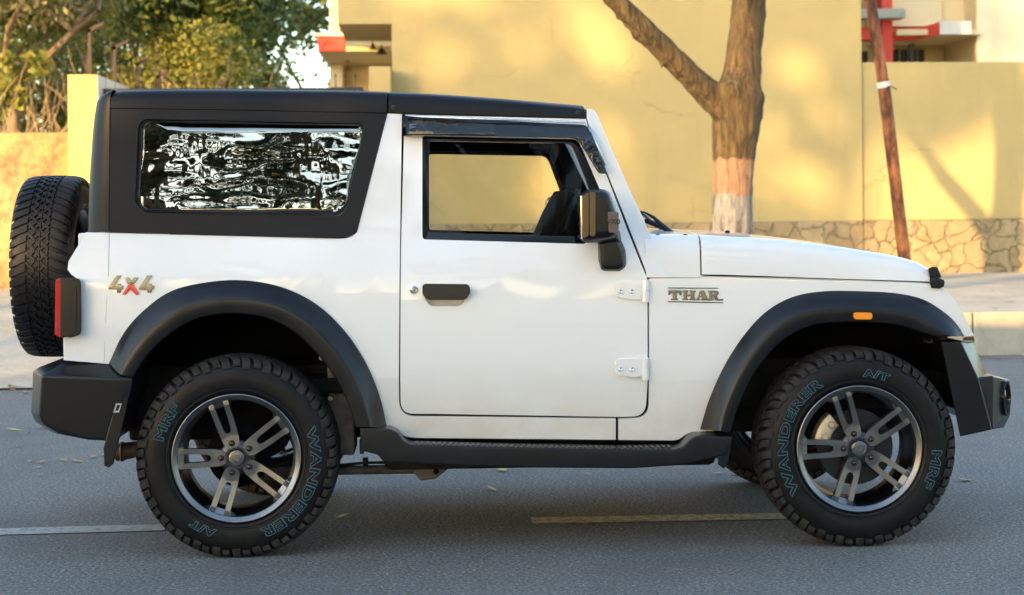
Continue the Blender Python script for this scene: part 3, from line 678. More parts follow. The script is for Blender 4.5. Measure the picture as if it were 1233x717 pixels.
# tall airy crowns: their gaps let the sun through in patches onto the far walls
for i, (xx, lo, nn) in enumerate(((-31, 12.2, 500), (-26.8, 8.6, 4200), (-23.2, 8.6, 5200), (-20.0, 9.6, 3800), (-16.5, 9.2, 3800), (-12, 9.2, 2500))):
    rn = random.Random(90+i); Yb = -18
    ex = [(rn.uniform(-2.1, 2.1), rn.uniform(-1.2, 1.2), lo+3.8*rn.random()**.9) for q_ in range(26)]
    t = thing('tall_tree', 'tall airy tree behind the row of street trees', 'tree', (xx, Yb, .13), 'taller trees behind the street row')
    bm = bmesh.new(); tube_bm(bm, sm([(xx, Yb, 0), (xx+.3, Yb, 4), (xx-.2, Yb+.1, 8), (xx, Yb, lo+2.5)], 4), [.22-.013*k for k in range(13)], 8)
    for e in ex: tube_bm(bm, [(xx, Yb, max(6, e[2]-2.2)), (xx+e[0]*.6, Yb+e[1]*.6, e[2]-.5), (xx+e[0], Yb+e[1], e[2])], [.07, .045, .015], 6)
    link('trunk', bm2me(bm, 'trunk'), 'dark_bark', t, smooth=180)
    link('crown', leaves_me('crown', [(xx+a, Yb+b, c) for a, b, c in ex], [rn.uniform(.3, .75) for _ in ex], nn, .15, .8), 'leaf_olive', t)
for i, (xx, yy) in enumerate(((-4.6, -17.8), (-2.75, -14.6), (-.9, -18.6), (1.6, -16.8), (-7.6, -16.8), (-10.2, -18.4), (4.4, -17.6), (7.0, -16.4), (9.8, -17.8), (12.8, -17))):  # unseen trees added to fill the window reflection and darken car and road
    rn = random.Random(190+i); t = thing('tall_tree', 'unseen tall tree across the road, added for shade and window reflection', 'tree', (xx, yy, .13), 'unseen tall trees added for shade and reflection')
    ex = [(rn.gauss(0, 1.0), rn.uniform(-.8, .8), 2.6+8.5*rn.random()) for q_ in range(24)]
    bm = bmesh.new(); tube_bm(bm, [(xx, yy, 0), (xx+.05, yy, 4), (xx-.08, yy, 8), (xx, yy, 11.5)], [.24, .20, .13, .03], 8)
    for e in ex: tube_bm(bm, [(xx, yy, max(1.6, e[2]-1.3)), (xx+e[0]*.6, yy+e[1]*.6, e[2]-.3), (xx+e[0], yy+e[1], e[2])], [.07, .045, .02], 5)
    link('trunk', bm2me(bm, 'trunk'), 'dark_bark', t, smooth=180)
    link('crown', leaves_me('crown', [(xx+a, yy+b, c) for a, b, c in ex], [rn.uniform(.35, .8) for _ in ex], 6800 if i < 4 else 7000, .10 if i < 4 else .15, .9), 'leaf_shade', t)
bm = bmesh.new(); x = -2.2
while x < 1.6: box_bm(bm, (x, -15.02, .35), (x+.07, -14.98, 1.25)); x += .17
box_bm(bm, (-2.3, -14.975, .5), (1.7, -14.95, .56)); box_bm(bm, (-2.3, -14.975, 1.1), (1.7, -14.95, 1.16))
mat('teal_paint', (.02, .22, .16), .4); link('roadside_railing', bm2me(bm, 'roadside_railing'), 'teal_paint', label='teal railing across the road behind the photographer', cat='railing')
box('garden_wall', (-55, -20.4, 0), (30, -20.1, 1.5), 'white_plaster', None, .02, label='plain garden wall across the road behind the photographer', cat='wall')
#CARPART
# ================================================================== THE CAR
CARLABEL = 'white three door off road car with black hardtop, side on'
car = thing('off_road_car', CARLABEL, 'car', (1.25, YC, 0))
WR = .395                                # tyre radius
HUBR, HUBF = (0.0, .39), (2.45, .39)     # (x, z)

def arc2(pts, n=6): return sm(pts, n)
# traced outer, crease and inner lines of the flares (pixels)
RF_O = arc2([(131, 438), (148, 403), (172, 375), (208, 350), (258, 339), (302, 338.5), (345, 348), (383, 368), (416, 400), (441, 438), (457, 477), (466, 515)])
RF_C = arc2([(144, 452), (165, 420), (190, 393), (222, 371), (262, 361), (300, 361), (336, 369), (370, 388), (400, 419), (422, 452), (438, 486), (447, 515)])
RF_I = arc2([(160, 455), (175, 431), (198, 408), (228, 388), (264, 379), (299, 379.5), (330, 387), (360, 405), (388, 434), (408, 463), (421, 492), (428, 515)])
FF_O = arc2([(843, 517), (854, 481), (872, 441), (895, 405), (922, 376), (954, 358), (992, 351), (1040, 351), (1080, 353.5), (1112, 361), (1138, 377), (1153, 392), (1161, 405)])
FF_C = arc2([(866, 519), (875, 487), (892, 450), (913, 418), (938, 393), (968, 377), (1000, 372), (1040, 372), (1078, 375), (1104, 382), (1124, 393), (1140, 402), (1148, 405.5)])
FF_I = arc2([(880, 521), (889, 491), (905, 456), (925, 428), (949, 406), (977, 393), (1005, 389), (1040, 388.5), (1074, 391), (1096, 396), (1112, 401), (1126, 405), (1135, 406)])

# ---- body sides --------------------------------------------------
body = None
def mid(a, b, t): return [(p[0]*(1-t)+q[0]*t, p[1]*(1-t)+q[1]*t) for p, q in zip(a, b)]
rarch = mid(RF_O, RF_I, .5); farch = mid(FF_O, FF_I, .5)
quarter = rc([(103.5, 280), (408, 287.6)], 0) + [(418, 287), (425, 284.5), (430, 279.5), (466.6, 137), (484, 137.6), (481.5, 300), (480.3, 455)] + rc([(480.3, 462), (480.8, 501.2), (520, 501.4)], [0, 30, 0], 8)[1:] + \
    [(741.5, 504), (741.5, 529.8), (500, 527.6), (489, 526), (470, 515)] + rarch[::-1] + [(131, 438.5), (76.5, 434), (76, 404)] + \
    [(84, 407), (92, 405), (97, 399), (99, 385), (99, 350), (95, 337), (86, 331), (81.5, 325), (82.5, 315)]
quarter = [p for i, p in enumerate(quarter) if i == 0 or math.dist(p, quarter[i-1]) > .4]
bodyN = panel('body', quarter, parent=car, bev=.0025)
qf = panel_bm(quarter); meq = bm2me(qf, 'quarter_panel'); of = link('quarter_panel', mirror_me(meq), 'white_paint', bodyN, smooth=180); bevel(of, .004)
body = bodyN
fender = [(781.3, 336), (845, 335.3), (1000, 338), (1100, 340.5), (1124, 342)] + sm([(1139, 348), (1150, 362), (1160, 380), (1173, 404.5)], 4) + [(1161, 405.2)] + farch[::-1] + \
    [(843, 520), (838, 521.3), (828, 522), (818, 529), (812, 530.6), (744.5, 530), (744.5, 504.2)] + rc([(746, 504.2), (781, 503), (781.5, 462)], [0, 30, 0], 8) + [(781.5, 400)]
fender = [p for i, p in enumerate(fender) if i == 0 or math.dist(p, fender[i-1]) > .4]
panel('front_fender', fender, parent=body, bev=.0025, mir=body)
# windscreen pillar, running down to the cowl
pillar = [(706.5, 131), (712, 131.5), (718, 136), (736, 178), (757, 226), (775, 264), (789, 298), (804, 334.4), (780, 334.4), (776, 322), (755, 268), (731, 208), (711.5, 160), (706.5, 142)]
panel('windscreen_pillar', pillar, parent=body, bev=.006, off=-.004, thick=.06, mir=body, step=.09)
# door
doutl = [(487, 138.2), (705.5, 143.5), (711, 163), (729.5, 209), (752, 268), (773, 321), (779.4, 336), (779.7, 400), (779.6, 462)] + rc([(779.5, 466), (777, 501.5), (745, 502.3)], [0, 30, 0], 8)[1:] + \
    [(520, 498.6)] + rc([(515, 498.5), (482.6, 498.7), (481.9, 458)], [0, 30, 0], 8)[1:] + [(482.8, 300)]
win = rc([(508.5, 164), (696, 168), (724, 232), (706, 294), (508.5, 288.5)], [3, 8, 6, 4, 5])
rec = rc([(510, 356), (561, 356), (556, 369), (517, 369)], [1, 1, 6, 6])
doorN, doorF = panel('door', doutl, [win, rec], parent=car, mir=car, bev=.0022, thick=.04)
for dk, (d_, mir) in enumerate(((doorN, False), (doorF, True))):
    def add(name, me, m, par=d_, sm_=180, bv=0, lab=None):
        if mir: me = mirror_me(me)
        o = link(name, me, m, par, lab, smooth=sm_)
        if bv: bevel(o, bv)
        return o
    add('handle_recess', bm2me(panel_bm(rc([(507, 352), (564, 352), (559, 372), (514, 372)], 4), off=.035, thick=.01, step=0), 'handle_recess'), 'white_paint')
    # black window frame with the clear pane in it
    inn = rc([(516.5, 170), (688, 173), (712, 233), (698, 285), (516.5, 280.5)], [4, 10, 5, 3, 4])
    wf_ = add('window_frame', bm2me(panel_bm(rc([(507.5, 163), (697, 167), (725.5, 232), (707, 295), (507.5, 289.8)], [3, 8, 6, 4, 5]), [inn], off=.004, thick=.03, step=0), 'window_frame'), 'gloss_black', bv=.003)
    add('window_pane', bm2me(panel_bm(rc([(513, 168), (692, 170), (716, 233), (702, 288), (513, 284)], 4), off=.018, thick=.0, step=0), 'window_pane'), 'clear_glass')
    # inner trim frame of the door, seen dark through the glass
    add('door_trim', bm2me(panel_bm(rc([(484, 145), (706, 150), (738, 232), (770, 330), (770, 490), (490, 490)], 4), [rc([(512, 166), (690, 169), (715, 233), (702, 288), (512, 284.5)], 4)], off=.045, thick=.05, step=0), 'door_trim'), 'seat_fabric')
    hd = add('door_handle', bm2me(panel_bm(rc([(508.5, 342), (565.5, 342.5), (566.5, 353), (561, 361.5), (515, 361.5), (508.5, 355)], [5, 5, 3, 5, 5, 3]), off=-.028, thick=.03, step=0), 'door_handle'), 'black_plastic', bv=.006)
    add('grip', bm2me(panel_bm(rc([(517, 350), (557, 350.4), (561, 362), (513, 361.6)], [4, 4, 1, 1]), off=-.034, thick=.008, step=0), 'grip'), 'black_plastic', par=d_, bv=.003) if False else None
    lk = PS(498.3, 349); bm = bmesh.new()
    lathe_bm(bm, [(lk.y+.004, .017), (lk.y-.006, .0165), (lk.y-.008, .013), (lk.y-.003, .010), (lk.y-.003, .006), (lk.y-.007, .005), (lk.y-.007, .0001)], 24, 'Y', (lk.x, 0, lk.z)); add('lock', bm2me(bm, 'lock'), 'chrome', sm_=40)
    for j, (py, x0) in enumerate(((351, 740), (444.5, 740))):
        bm = panel_bm(rc([(x0, py-8.5), (x0+7, py-12.5), (772.8, py-12.5), (772.8, py+9.5), (760, py+9.8), (x0+3, py+6.5)], [4, 4, 2, 2, 4, 3]), off=-.010, thick=.014, step=0)
        add('hinge', bm2me(bm, 'hinge'), 'white_paint', bv=.003)
        h0 = PS(777.5, py-13.2, -.012); h1 = PS(777.5, py+13, -.012); bm = bmesh.new(); tube_bm(bm, [h0, h0.lerp(h1, .48)], .0135, 16); tube_bm(bm, [h0.lerp(h1, .50), h1], .0135, 16)
        b0 = PS(771, py-1, -.006); box_bm(bm, (b0.x-.006, b0.y-.004, b0.z-.028), (b0.x+.022, b0.y+.012, b0.z+.028)); add('hinge_pin', bm2me(bm, 'hinge_pin'), 'white_paint', sm_=35)
        for bx in (747.3, 761):
            q = PS(bx, py+.3, -.010); bm = bmesh.new(); lathe_bm(bm, [(q.y, .009), (q.y-.004, .0085), (q.y-.006, .006), (q.y-.004, .0035), (q.y-.004, .0001)], 14, 'Y', (q.x, 0, q.z)); add('hinge_bolt', bm2me(bm, 'hinge_bolt'), 'pin_metal', sm_=40)
    # smoked rain visor over the window, standing off the door
    vo = [(487.5, 139.5), (704, 150.5), (710, 155), (731.5, 209.5), (721, 209.5), (697, 170), (690, 166), (488, 162.5)]
    def vy(x, z, zt=PS(600, 145).z): return side_y(z) - .018 - .05*float(np.clip((zt-z)/.075, 0, 1))*.6
    add('rain_visor', bm2me(panel_bm(rc(vo, [1, 6, 6, 2, 4, 8, 8, 2]), thick=.004, step=.018, yfun=vy), 'rain_visor'), 'visor_plastic')
    add('visor_end', bm2me(panel_bm([(485.5, 138.5), (488.3, 138.6), (488.8, 163.5), (486, 163.3)], off=-.045, thick=.045, step=0), 'visor_end'), 'gloss_black')
    for seg_ in ([(490, 139.0), (705, 146.8), (705, 148.9), (490, 141.4)], [(707.5, 152), (711, 152.5), (729.5, 199), (727.5, 201)]):
        add('visor_trim', bm2me(panel_bm(seg_, off=-.038, thick=.008, step=0), 'visor_trim'), 'pin_metal')
    # mirror
    arm = [PY(px, py, Y) for Y, L_ in ((side_y(1.2)-.002, [(719, 284), (745, 280), (754, 300), (756, 324), (748, 329), (723, 329), (719.5, 315)]), (side_y(1.2)-.055, [(722, 290), (742, 288), (750, 305), (750, 320), (744, 324), (727, 324), (723.5, 315)])) for px, py in L_]
    add('mirror_arm', hull_me(arm, 'mirror_arm'), 'black_plastic', bv=.012)
    neck = [PY(px, py, Y) for Y, L_ in ((side_y(1.2)-.03, [(721, 278), (747, 278), (749, 292), (722, 296)]), (side_y(1.2)-.14, [(712, 270), (742, 270), (744, 286), (714, 290)])) for px, py in L_]
    add('mirror_neck', hull_me(neck, 'mirror_neck'), 'black_plastic', bv=.01)
    mo = [(703, 229), (728, 227.5), (735, 233), (743.5, 253), (745, 262), (744.5, 283), (738, 288), (722, 291.5), (703, 293.5), (699, 287), (699.5, 236)]
    mi_ = [(705, 234), (730, 233), (738, 255), (738, 279), (730, 283), (705, 285), (703, 270)]
    Yo = side_y(1.3)
    hd_ = [PY(px, py, Yo-.07) for px, py in mi_] + [PY(px, py, Yo-.12) for px, py in mo] + [PY(px, py, Yo-.21) for px, py in mo] + [PY(px, py, Yo-.245) for px, py in mi_]
    mh = add('mirror_housing', hull_me(hd_, 'mirror_housing'), 'black_plastic', bv=.016)
    me = bm2me(panel_bm(rc([(700.2, 234), (717, 231), (717, 288), (700.2, 290)], [4, 3, 3, 4]), thick=.006, step=0, yfun=lambda x, z: Yo-.252), 'mirror_strip'); 
    bm = bmesh.new(); q0 = PY(699, 236, Yo-.2); q1 = PY(699, 288, Yo-.2)
    box_bm(bm, (q0.x-.003, Yo-.235, q1.z), (q0.x+.004, Yo-.085, q0.z)); add('mirror_glass', bm2me(bm, 'mirror_glass'), 'chrome', bv=.002)
    bm = panel_bm(rc([(701, 236), (708.8, 232), (708.8, 284), (701, 288)], [3, 2, 2, 3]), thick=.012, step=0, yfun=lambda x, z: Yo-.2485)
    add('bezel_sheen', bm2me(bm, 'bezel_sheen'), 'mirror_strip', bv=.003)  # brown-gold strips on the black housing stand for a golden reflection
    bm = panel_bm(rc([(710.2, 232), (717, 231), (717, 285), (710.2, 284.5)], [2, 3, 3, 2]), thick=.012, step=0, yfun=lambda x, z: Yo-.2495)
    add('bezel_sheen', bm2me(bm, 'bezel_sheen'), 'mirror_strip', bv=.003)
    add('sticker', bm2me(panel_bm(rc([(732, 255), (745, 256), (745, 281), (733, 280)], 2), thick=.01, step=0, yfun=lambda x, z: Yo-.2485), 'sticker'), 'sticker', bv=.002)
    if not mir:
        tm = text_me('V700', .026, offset=.0009, extrude=.0006, spacing=.9); q = PY(738.8, 267.5, Yo-.2502)
        tm.transform(Matrix.Translation((q.x, Yo-.2502, q.z)) @ Matrix.Rotation(R(90), 4, 'X')); link('lettering', tm, 'badge_dark', d_)
# black inner shell behind the panel gaps
inner = panel_bm([(140, 285), (425, 292), (470, 140), (705, 140), (728, 208), (776, 332), (845, 338), (1110, 345), (1110, 360), (1000, 360), (950, 365), (900, 405), (860, 480), (850, 515), (500, 520), (465, 512), (440, 440), (400, 385), (350, 355), (300, 346), (250, 348), (200, 362), (150, 410), (125, 430), (85, 428), (104, 400), (104, 340), (90, 325)],
                 [[(504, 160), (700, 163), (730, 232), (712, 298), (504, 293)]], off=.045, thick=.03, step=0)
mi2 = bm2me(inner, 'inner_shell'); link('inner_shell', mi2, 'dark_liner', body); link('inner_shell', mirror_me(mi2), 'dark_liner', body)
# sill flange seam and fuel of the rear corner seam (fine groove strips)
for pl in ([(131.5, 282), (130.5, 330), (127.5, 380), (125.3, 437)],):
    bm = bmesh.new(); pr = [PS(a, b, -.0006) for a, b in pl]; tube_bm(bm, pr, .0011, 5); link('panel_seam', bm2me(bm, 'panel_seam'), 'grey_ledge', body)

# ---- hardtop and roof -------------------------------------------
hs = [(132, 131)] + [(300, 133), (465.5, 137)] + rc([(465.5, 137), (429, 281), (412, 287.2), (380, 286.8)], [0, 8, 8, 0]) + [(131, 279.8)]
sw = rc([(173, 143.5), (438, 149), (438.5, 160), (419, 250), (410, 261), (172, 256.5), (162.5, 245), (166.5, 152)], [6, 9, 5, 12, 10, 12, 8, 9])
hN, hF = panel('hardtop', hs, [sw], off=-.006, thick=.035, m='hardtop_plastic', parent=car, bev=.006, mir=car)
for h_, mir in ((hN, False), (hF, True)):
    bz = bm2me(panel_bm(rc([(172, 142.5), (440, 148), (440, 160), (420.5, 251), (411, 262.3), (171, 257.6), (161.3, 245.5), (165.3, 151)], [6, 9, 5, 12, 10, 12, 8, 9]), [rc([(178, 147.8), (434, 152.3), (436, 161), (417, 245), (405, 256), (175, 251.7), (167, 243), (171.5, 154)], [5, 7, 5, 12, 12, 8, 5, 6])], off=.004, thick=.02, step=0), 'window_seal')
    pn = bm2me(panel_bm(rc([(176, 146), (437, 150.5), (438, 161), (419, 247), (407, 258), (173, 254), (165, 243), (169.5, 152)], [5, 7, 5, 12, 12, 8, 5, 6]), off=.0145, thick=.003, step=.05), 'side_window')
    if mir: bz = mirror_me(bz); pn = mirror_me(pn)
    o = link('window_seal', bz, 'gloss_black', h_, smooth=180); bevel(o, .003); link('side_window', pn, 'film_glass', h_, smooth=180)
# thin pale reveal at the window's rear edge
# roof skin: cross-sections along the car, near side to far side
def roofsec(px, pt, pl):
    a = PS(px, pl, -.006); t_ = PS(px, pt, .02); zt = t_.z; zl_ = a.z; x = a.x; Y0 = a.y
    S = [(x, Y0, zl_), (x, Y0+.002, zl_+(zt-zl_)*.35), (x, Y0+.010, zl_+(zt-zl_)*.72), (x, Y0+.03, zt-.004), (x, Y0+.07, zt+.006), (x, Y0+.2, zt+.016), (x, Y0+.4, zt+.022), (x, YC, zt+.024)]
    return [Vector(s) for s in S] + [Vector((s[0], 2*YC-s[1], s[2])) for s in S[-2::-1]]
R1 = [(132.5, 113.2, 130), (137, 111.2, 130.1), (146, 110.2, 130.2), (160, 109.8, 130.4), (200, 109.2, 131), (280, 109.2, 132.2), (340, 109.6, 133.6), (400, 110.3, 134.8), (440, 111.2, 135.4), (466.4, 112.2, 135.7)]
R2 = [(468, 112.2, 135.8), (500, 113.6, 137), (540, 115.8, 137.9), (600, 120, 139.4), (650, 124.2, 140.8), (690, 127.6, 142), (704, 129, 142.6), (706.5, 133, 142.8)]
for nm, RS in (('rear_roof', R1), ('front_roof', R2)):
    o = link(nm, bm2me(loft([roofsec(*r_) for r_ in RS]), nm), 'hardtop_plastic', hN if nm == 'rear_roof' else car, smooth=40); bevel(o, .003, 2, 50)
# rear corner of the hardtop, rounding down to the tailgate
rcS = []
for (x1, x0, py) in ((134, 121, 113.0), (133.0, 117, 115.5), (132.4, 113.0, 121), (131.6, 109.5, 140), (131.6, 107, 165), (131.6, 104.5, 200), (131.6, 102.5, 240), (131, 101.6, 262), (130.8, 101.4, 279.6)):
    a = PS(x1, py, -.006); b = PS(x0, py, .02); n_ = 7; row = []
    for k in range(n_):
        t_ = k/(n_-1)*math.pi/2; row.append(Vector((a.x-(a.x-b.x)*math.sin(t_)*1.0, a.y+.11*(1-math.cos(t_)), a.z)))
    row.append(Vector((b.x-.004, YC*.6, a.z))); row += [Vector((v.x, 2*YC-v.y, v.z)) for v in row[::-1]]
    rcS.append(row)
# close the dome between the corner and the roof
top = [Vector((PS(137.4, 111.6).x, v.y if i not in (0,) else v.y, v.z)) for i, v in enumerate(rcS[0])]
tops = []
for i, v in enumerate(rcS[0]):
    xx = PS(137, 111).x; tops.append(Vector((max(v.x, xx-.03) if abs(v.y-YC) < .6 else xx-.004, min(max(v.y, .185), 2*YC-.185), PS(137, 110.6, .05).z+.004)))
bm = loft([tops]+rcS, cap=False); o = link('rear_corner', bm2me(bm, 'rear_corner'), 'hardtop_plastic', hN, smooth=180)
# seams on the hardtop
for pl in ([(132.8, 131), (131.9, 200), (131.2, 279)], [(132, 130.6), (300, 132.9), (466, 136.6)], ):
    bm = bmesh.new(); tube_bm(bm, [PS(a, b, -.0062) for a, b in pl], .0016, 5); link('seam', bm2me(bm, 'seam'), 'dark_liner', hN)
for bx, by in ((473.5, 129.5), (696, 136)):
    q = PS(bx, by, -.006); bm = bmesh.new(); lathe_bm(bm, [(q.y+.002, .009), (q.y-.003, .008), (q.y-.004, .004), (q.y-.002, .002)], 14, 'Y', (q.x, 0, q.z)); link('roof_bolt', bm2me(bm, 'roof_bolt'), 'badge_dark', car, smooth=50)

# tailgate (mostly hidden) with rear glass
xr = PS(82, 300).x
box('tailgate', (xr+.02, .17, PS(80, 432).z), (xr+.06, 2*YC-.17, PS(100, 281).z), 'white_paint', car, .01)
box('rear_window', (PS(106, 200).x, .26, 1.30), (PS(106, 200).x+.01, 2*YC-.26, 1.72), 'gloss_black', car, .004)

# ---- bonnet and cowl --------------------------------------------
def bsec(px, pb, psh, pt, yin=0.0):
    a = PS(px, pb, .004+yin); s = PS(px, psh, .035+yin); zc = CPOS.z-(0)*0
    c = PY(px, pt, YC*.75); zc = c.z
    S = [(a.x, a.y, a.z), (a.x, a.y+.004, a.z+(s.z-a.z)*.35), (a.x, a.y+.012, a.z+(s.z-a.z)*.7), (a.x, a.y+.028, a.z+(s.z-a.z)*.93), (a.x, a.y+.055, s.z+.004), (a.x, a.y+.12, s.z+(zc-s.z)*.35), (a.x, a.y+.3, s.z+(zc-s.z)*.8), (a.x, YC, zc+.004)]
    return [Vector(v) for v in S] + [Vector((v[0], 2*YC-v[1], v[2])) for v in S[-2::-1]]
B = [(845.2, 330.7, 285, 277.2), (870, 331.1, 286, 278), (900, 332, 287.5, 279.6), (940, 333.4, 290, 282.2), (980, 334.8, 294, 286.3), (1020, 336.2, 299.5, 291.8), (1060, 337.4, 305.5, 299), (1090, 338.3, 311.5, 306.5), (1110, 339, 317.5, 313.5), (1121, 339.4, 324, 320.5), (1126, 338, 333, 331)]
bon = link('bonnet', bm2me(loft([bsec(*b) for b in B]), 'bonnet'), 'white_paint', car, smooth=60); bevel(bon, .004, 2, 55)
C_ = [(778, 334, 284.5, 275.6), (800, 334, 284.6, 276), (825, 334, 284.7, 276.5), (843.3, 334, 285, 277)]
link('cowl', bm2me(loft([bsec(*b) for b in C_]), 'cowl'), 'white_paint', body, smooth=60)
bm = loft([[v+Vector((0, .012, -.006)) for v in bsec(842, 333, 286, 278)], [v+Vector((0, .012, -.006)) for v in bsec(848, 333, 286, 278)]]); link('inner_shell', bm2me(bm, 'inner_shell'), 'dark_liner', body)
# strip under the bonnet edge
bm = bmesh.new(); e_ = [PS(a, b, .006) for a, b in ((846, 331.6), (940, 334), (1060, 337.6), (1124, 340))]
tube_bm(bm, e_, .002, 6); link('bonnet_gap', bm2me(bm, 'bonnet_gap'), 'dark_liner', body)
panel('fender_top', [(783, 331.0), (845, 331.5), (1000, 335.6), (1124, 340.4), (1139, 349), (1120, 347), (1000, 342), (783, 340)], off=.012, thick=.05, parent=body, bev=0, step=0, mir=body)
# little nozzles and studs on the cowl and bonnet
for px, py, Y in ((792, 283.6, .13), (825, 283.8, .13), (876, 279.2, .55)):
    q = PY(px, py, Y); bm = bmesh.new(); lathe_bm(bm, [(q.z-.012, .012), (q.z+.002, .011), (q.z+.006, .005)], 10, 'Z', (q.x, Y, 0)); link('washer_nozzle', bm2me(bm, 'washer_nozzle'), 'gloss_black', bon, smooth=50)
# latch
lt = [PY(px, py, Y) for Y in (.045, .10) for px, py in ((1117.5, 324), (1122, 321.3), (1129, 322), (1134, 334), (1120, 337))] 
la = link('bonnet_latch', hull_me(lt, 'bonnet_latch'), 'black_plastic', bon, smooth=180); bevel(la, .004)
lt = [PY(px, py, Y) for Y in (.035, .10) for px, py in ((1119, 336), (1127, 333), (1137.5, 338), (1137, 345), (1131, 348), (1121, 347))]
lb = link('latch_base', hull_me(lt, 'latch_base'), 'black_plastic', bon, smooth=180); bevel(lb, .004)
# front face: grille panel, slots, headlights
gx0 = PS(1128, 342).x; gx1 = PS(1162, 402).x+.02
fs = []
for (px, py) in ((1124, 339), (1132, 343), (1148, 364), (1161, 388), (1170, 409)):
    p = PS(px, py, .03); fs.append([Vector((p.x-.02, .10, p.z)), Vector((p.x-.006, .13, p.z)), Vector((p.x+.01, .22, p.z)), Vector((p.x+.02, YC, p.z)), Vector((p.x+.01, 2*YC-.22, p.z)), Vector((p.x-.006, 2*YC-.13, p.z)), Vector((p.x-.02, 2*YC-.10, p.z))])
link('grille_panel', bm2me(loft(fs, cap=False), 'grille_panel'), 'white_paint', car, smooth=60)
gp = PS(1160, 385).x-.03
for k in range(6):
    y = YC-.375+.15*k; box('grille_slot', (gp-.03, y-.045, .78), (gp+.004, y+.045, .98), 'gloss_black', car, .01)
for s in (-1, 1):
    bm = bmesh.new(); lathe_bm(bm, [(gp-.05, .10), (gp+.012, .098), (gp+.02, .09), (gp+.03, .05), (gp+.033, .0001)], 32, 'X', (0, YC+s*.60, .88)); link('headlight', bm2me(bm, 'headlight'), 'headlight_glass', car, smooth=50)

# wiper
a = PY(774.5, 255, .45); b = PY(796, 271, .40); c = PY(815, 283, .34); e = PY(787, 262, .42)
bm = bmesh.new(); tube_bm(bm, [c, PY(808, 281, .36), b, e, a], [.010, .013, .011, .007, .003], 8); lathe_bm(bm, [(c.z-.03, .02), (c.z+.004, .016), (c.z+.01, .006)], 12, 'Z', (c.x, c.y, 0))
wp = link('wiper', bm2me(bm, 'wiper'), 'iron_black', car, smooth=60)
bm = bmesh.new(); tube_bm(bm, [PY(772, 256, .46), PY(786, 268, .6), PY(800, 277.5, .75)], .008, 6); tube_bm(bm, [PY(778, 266, .5), PY(800, 275, .42)], .012, 6); link('wiper_blade', bm2me(bm, 'wiper_blade'), 'iron_black', wp)
# windscreen
w0 = PS(712, 138, .05); w1 = PS(786, 292, .05)
bm = bmesh.new(); bm.faces.new([bm.verts.new(v) for v in ((w0.x, w0.y+.03, w0.z), (w0.x, 2*YC-w0.y-.03, w0.z), (w1.x-.03, 2*YC-w1.y-.03, w1.z), (w1.x-.03, w1.y+.03, w1.z))]); link('windscreen', bm2me(bm, 'windscreen'), 'clear_glass', car)
box('windscreen_header', (w0.x-.05, w0.y+.02, w0.z-.05), (w0.x+.02, 2*YC-w0.y-.02, w0.z+.02), 'white_paint', car, .01)

# ---- flares ------------------------------------------------------
def flare(O, Cc, I, mats='black_plastic'):
    secs = []; n_ = len(O)
    for i in range(n_):
        o = PS(*O[i], .004); o2 = PS(*O[i], -.008); e_ = .0 if True else 0
        c = PY(*Cc[i], -.022); iN = PY(*I[i], -.016); r_ = Vector((iN.x, .10, iN.z)); 
        m1 = o2.lerp(c, .5)+Vector((0, -.006, 0)); cc1 = c.lerp(o2, .12)+Vector((0, .0, 0)); cc2 = c.lerp(iN, .12); i1 = iN.lerp(c, .10)
        secs.append([Vector((o.x, .09, o.z)), o, o2, m1, cc1, cc2, i1, iN+Vector((0, .006, 0)), r_])
    return loft(secs)
for (O, Cc, I) in ((RF_O, RF_C, RF_I), (FF_O, FF_C, FF_I)):
    me = bm2me(flare(O, Cc, I), 'fender_flare')
    for k in (0, 1):
        f_ = link('fender_flare', me if not k else mirror_me(me), 'black_plastic', car, smooth=50)
        bevel(f_, .003, 2, 50)
        if O is FF_O:
            bm = panel_bm(rc([(1028, 376.5), (1050.5, 376.8), (1050.5, 385), (1028, 384.7)], 3.5), thick=.014, step=0, yfun=lambda x, z: -.031)
            mk = bm2me(bm, 'side_marker'); mk = mk if not k else mirror_me(mk); o = link('side_marker', mk, 'amber', f_, smooth=180); bevel(o, .004)
# wheel wells
def well(hx, hz, rad, a0, a1, Y0=.07, Y1=.62):
    bm = bmesh.new(); rows = []
    for k in range(29):
        t_ = R(a0+(a1-a0)*k/28); x, z_ = hx+rad*math.cos(t_), hz+rad*math.sin(t_); rows.append([bm.verts.new((x, Y, z_)) for Y in (Y0, (Y0+Y1)/2, Y1)])
    for a, b in zip(rows, rows[1:]):
        for i in range(2): bm.faces.new((a[i], a[i+1], b[i+1], b[i]))
    cen = bm.verts.new((hx, Y1, hz+.1))
    for a, b in zip(rows, rows[1:]): bm.faces.new((a[2], cen, b[2]))
    return bm2me(bm, 'wheel_liner')
for (hx, hz, rad, a0, a1) in ((0.03, .42, .545, 10, 172), (2.42, .42, .545, 24, 172)):
    me = well(hx, hz, rad, a0, a1); link('wheel_liner', me, 'dark_liner', body, smooth=60); link('wheel_liner', mirror_me(me), 'dark_liner', body, smooth=60)
# inner structure seen in the rear arch
box('arch_bracket', (PY(396, 470, .3).x, .20, PY(396, 545, .3).z), (PY(428, 470, .3).x, .45, PY(396, 425, .3).z), 'muddy_metal', body, .012)
bm = bmesh.new()
for px, py in ((387, 431), (405, 447), (398, 480)):
    q = PY(px, py, .195); lathe_bm(bm, [(.195, .012), (.185, .010), (.185, .0001)], 12, 'Y', (q.x, 0, q.z))
link('bolt_heads', bm2me(bm, 'bolt_heads'), 'badge_metal', body)

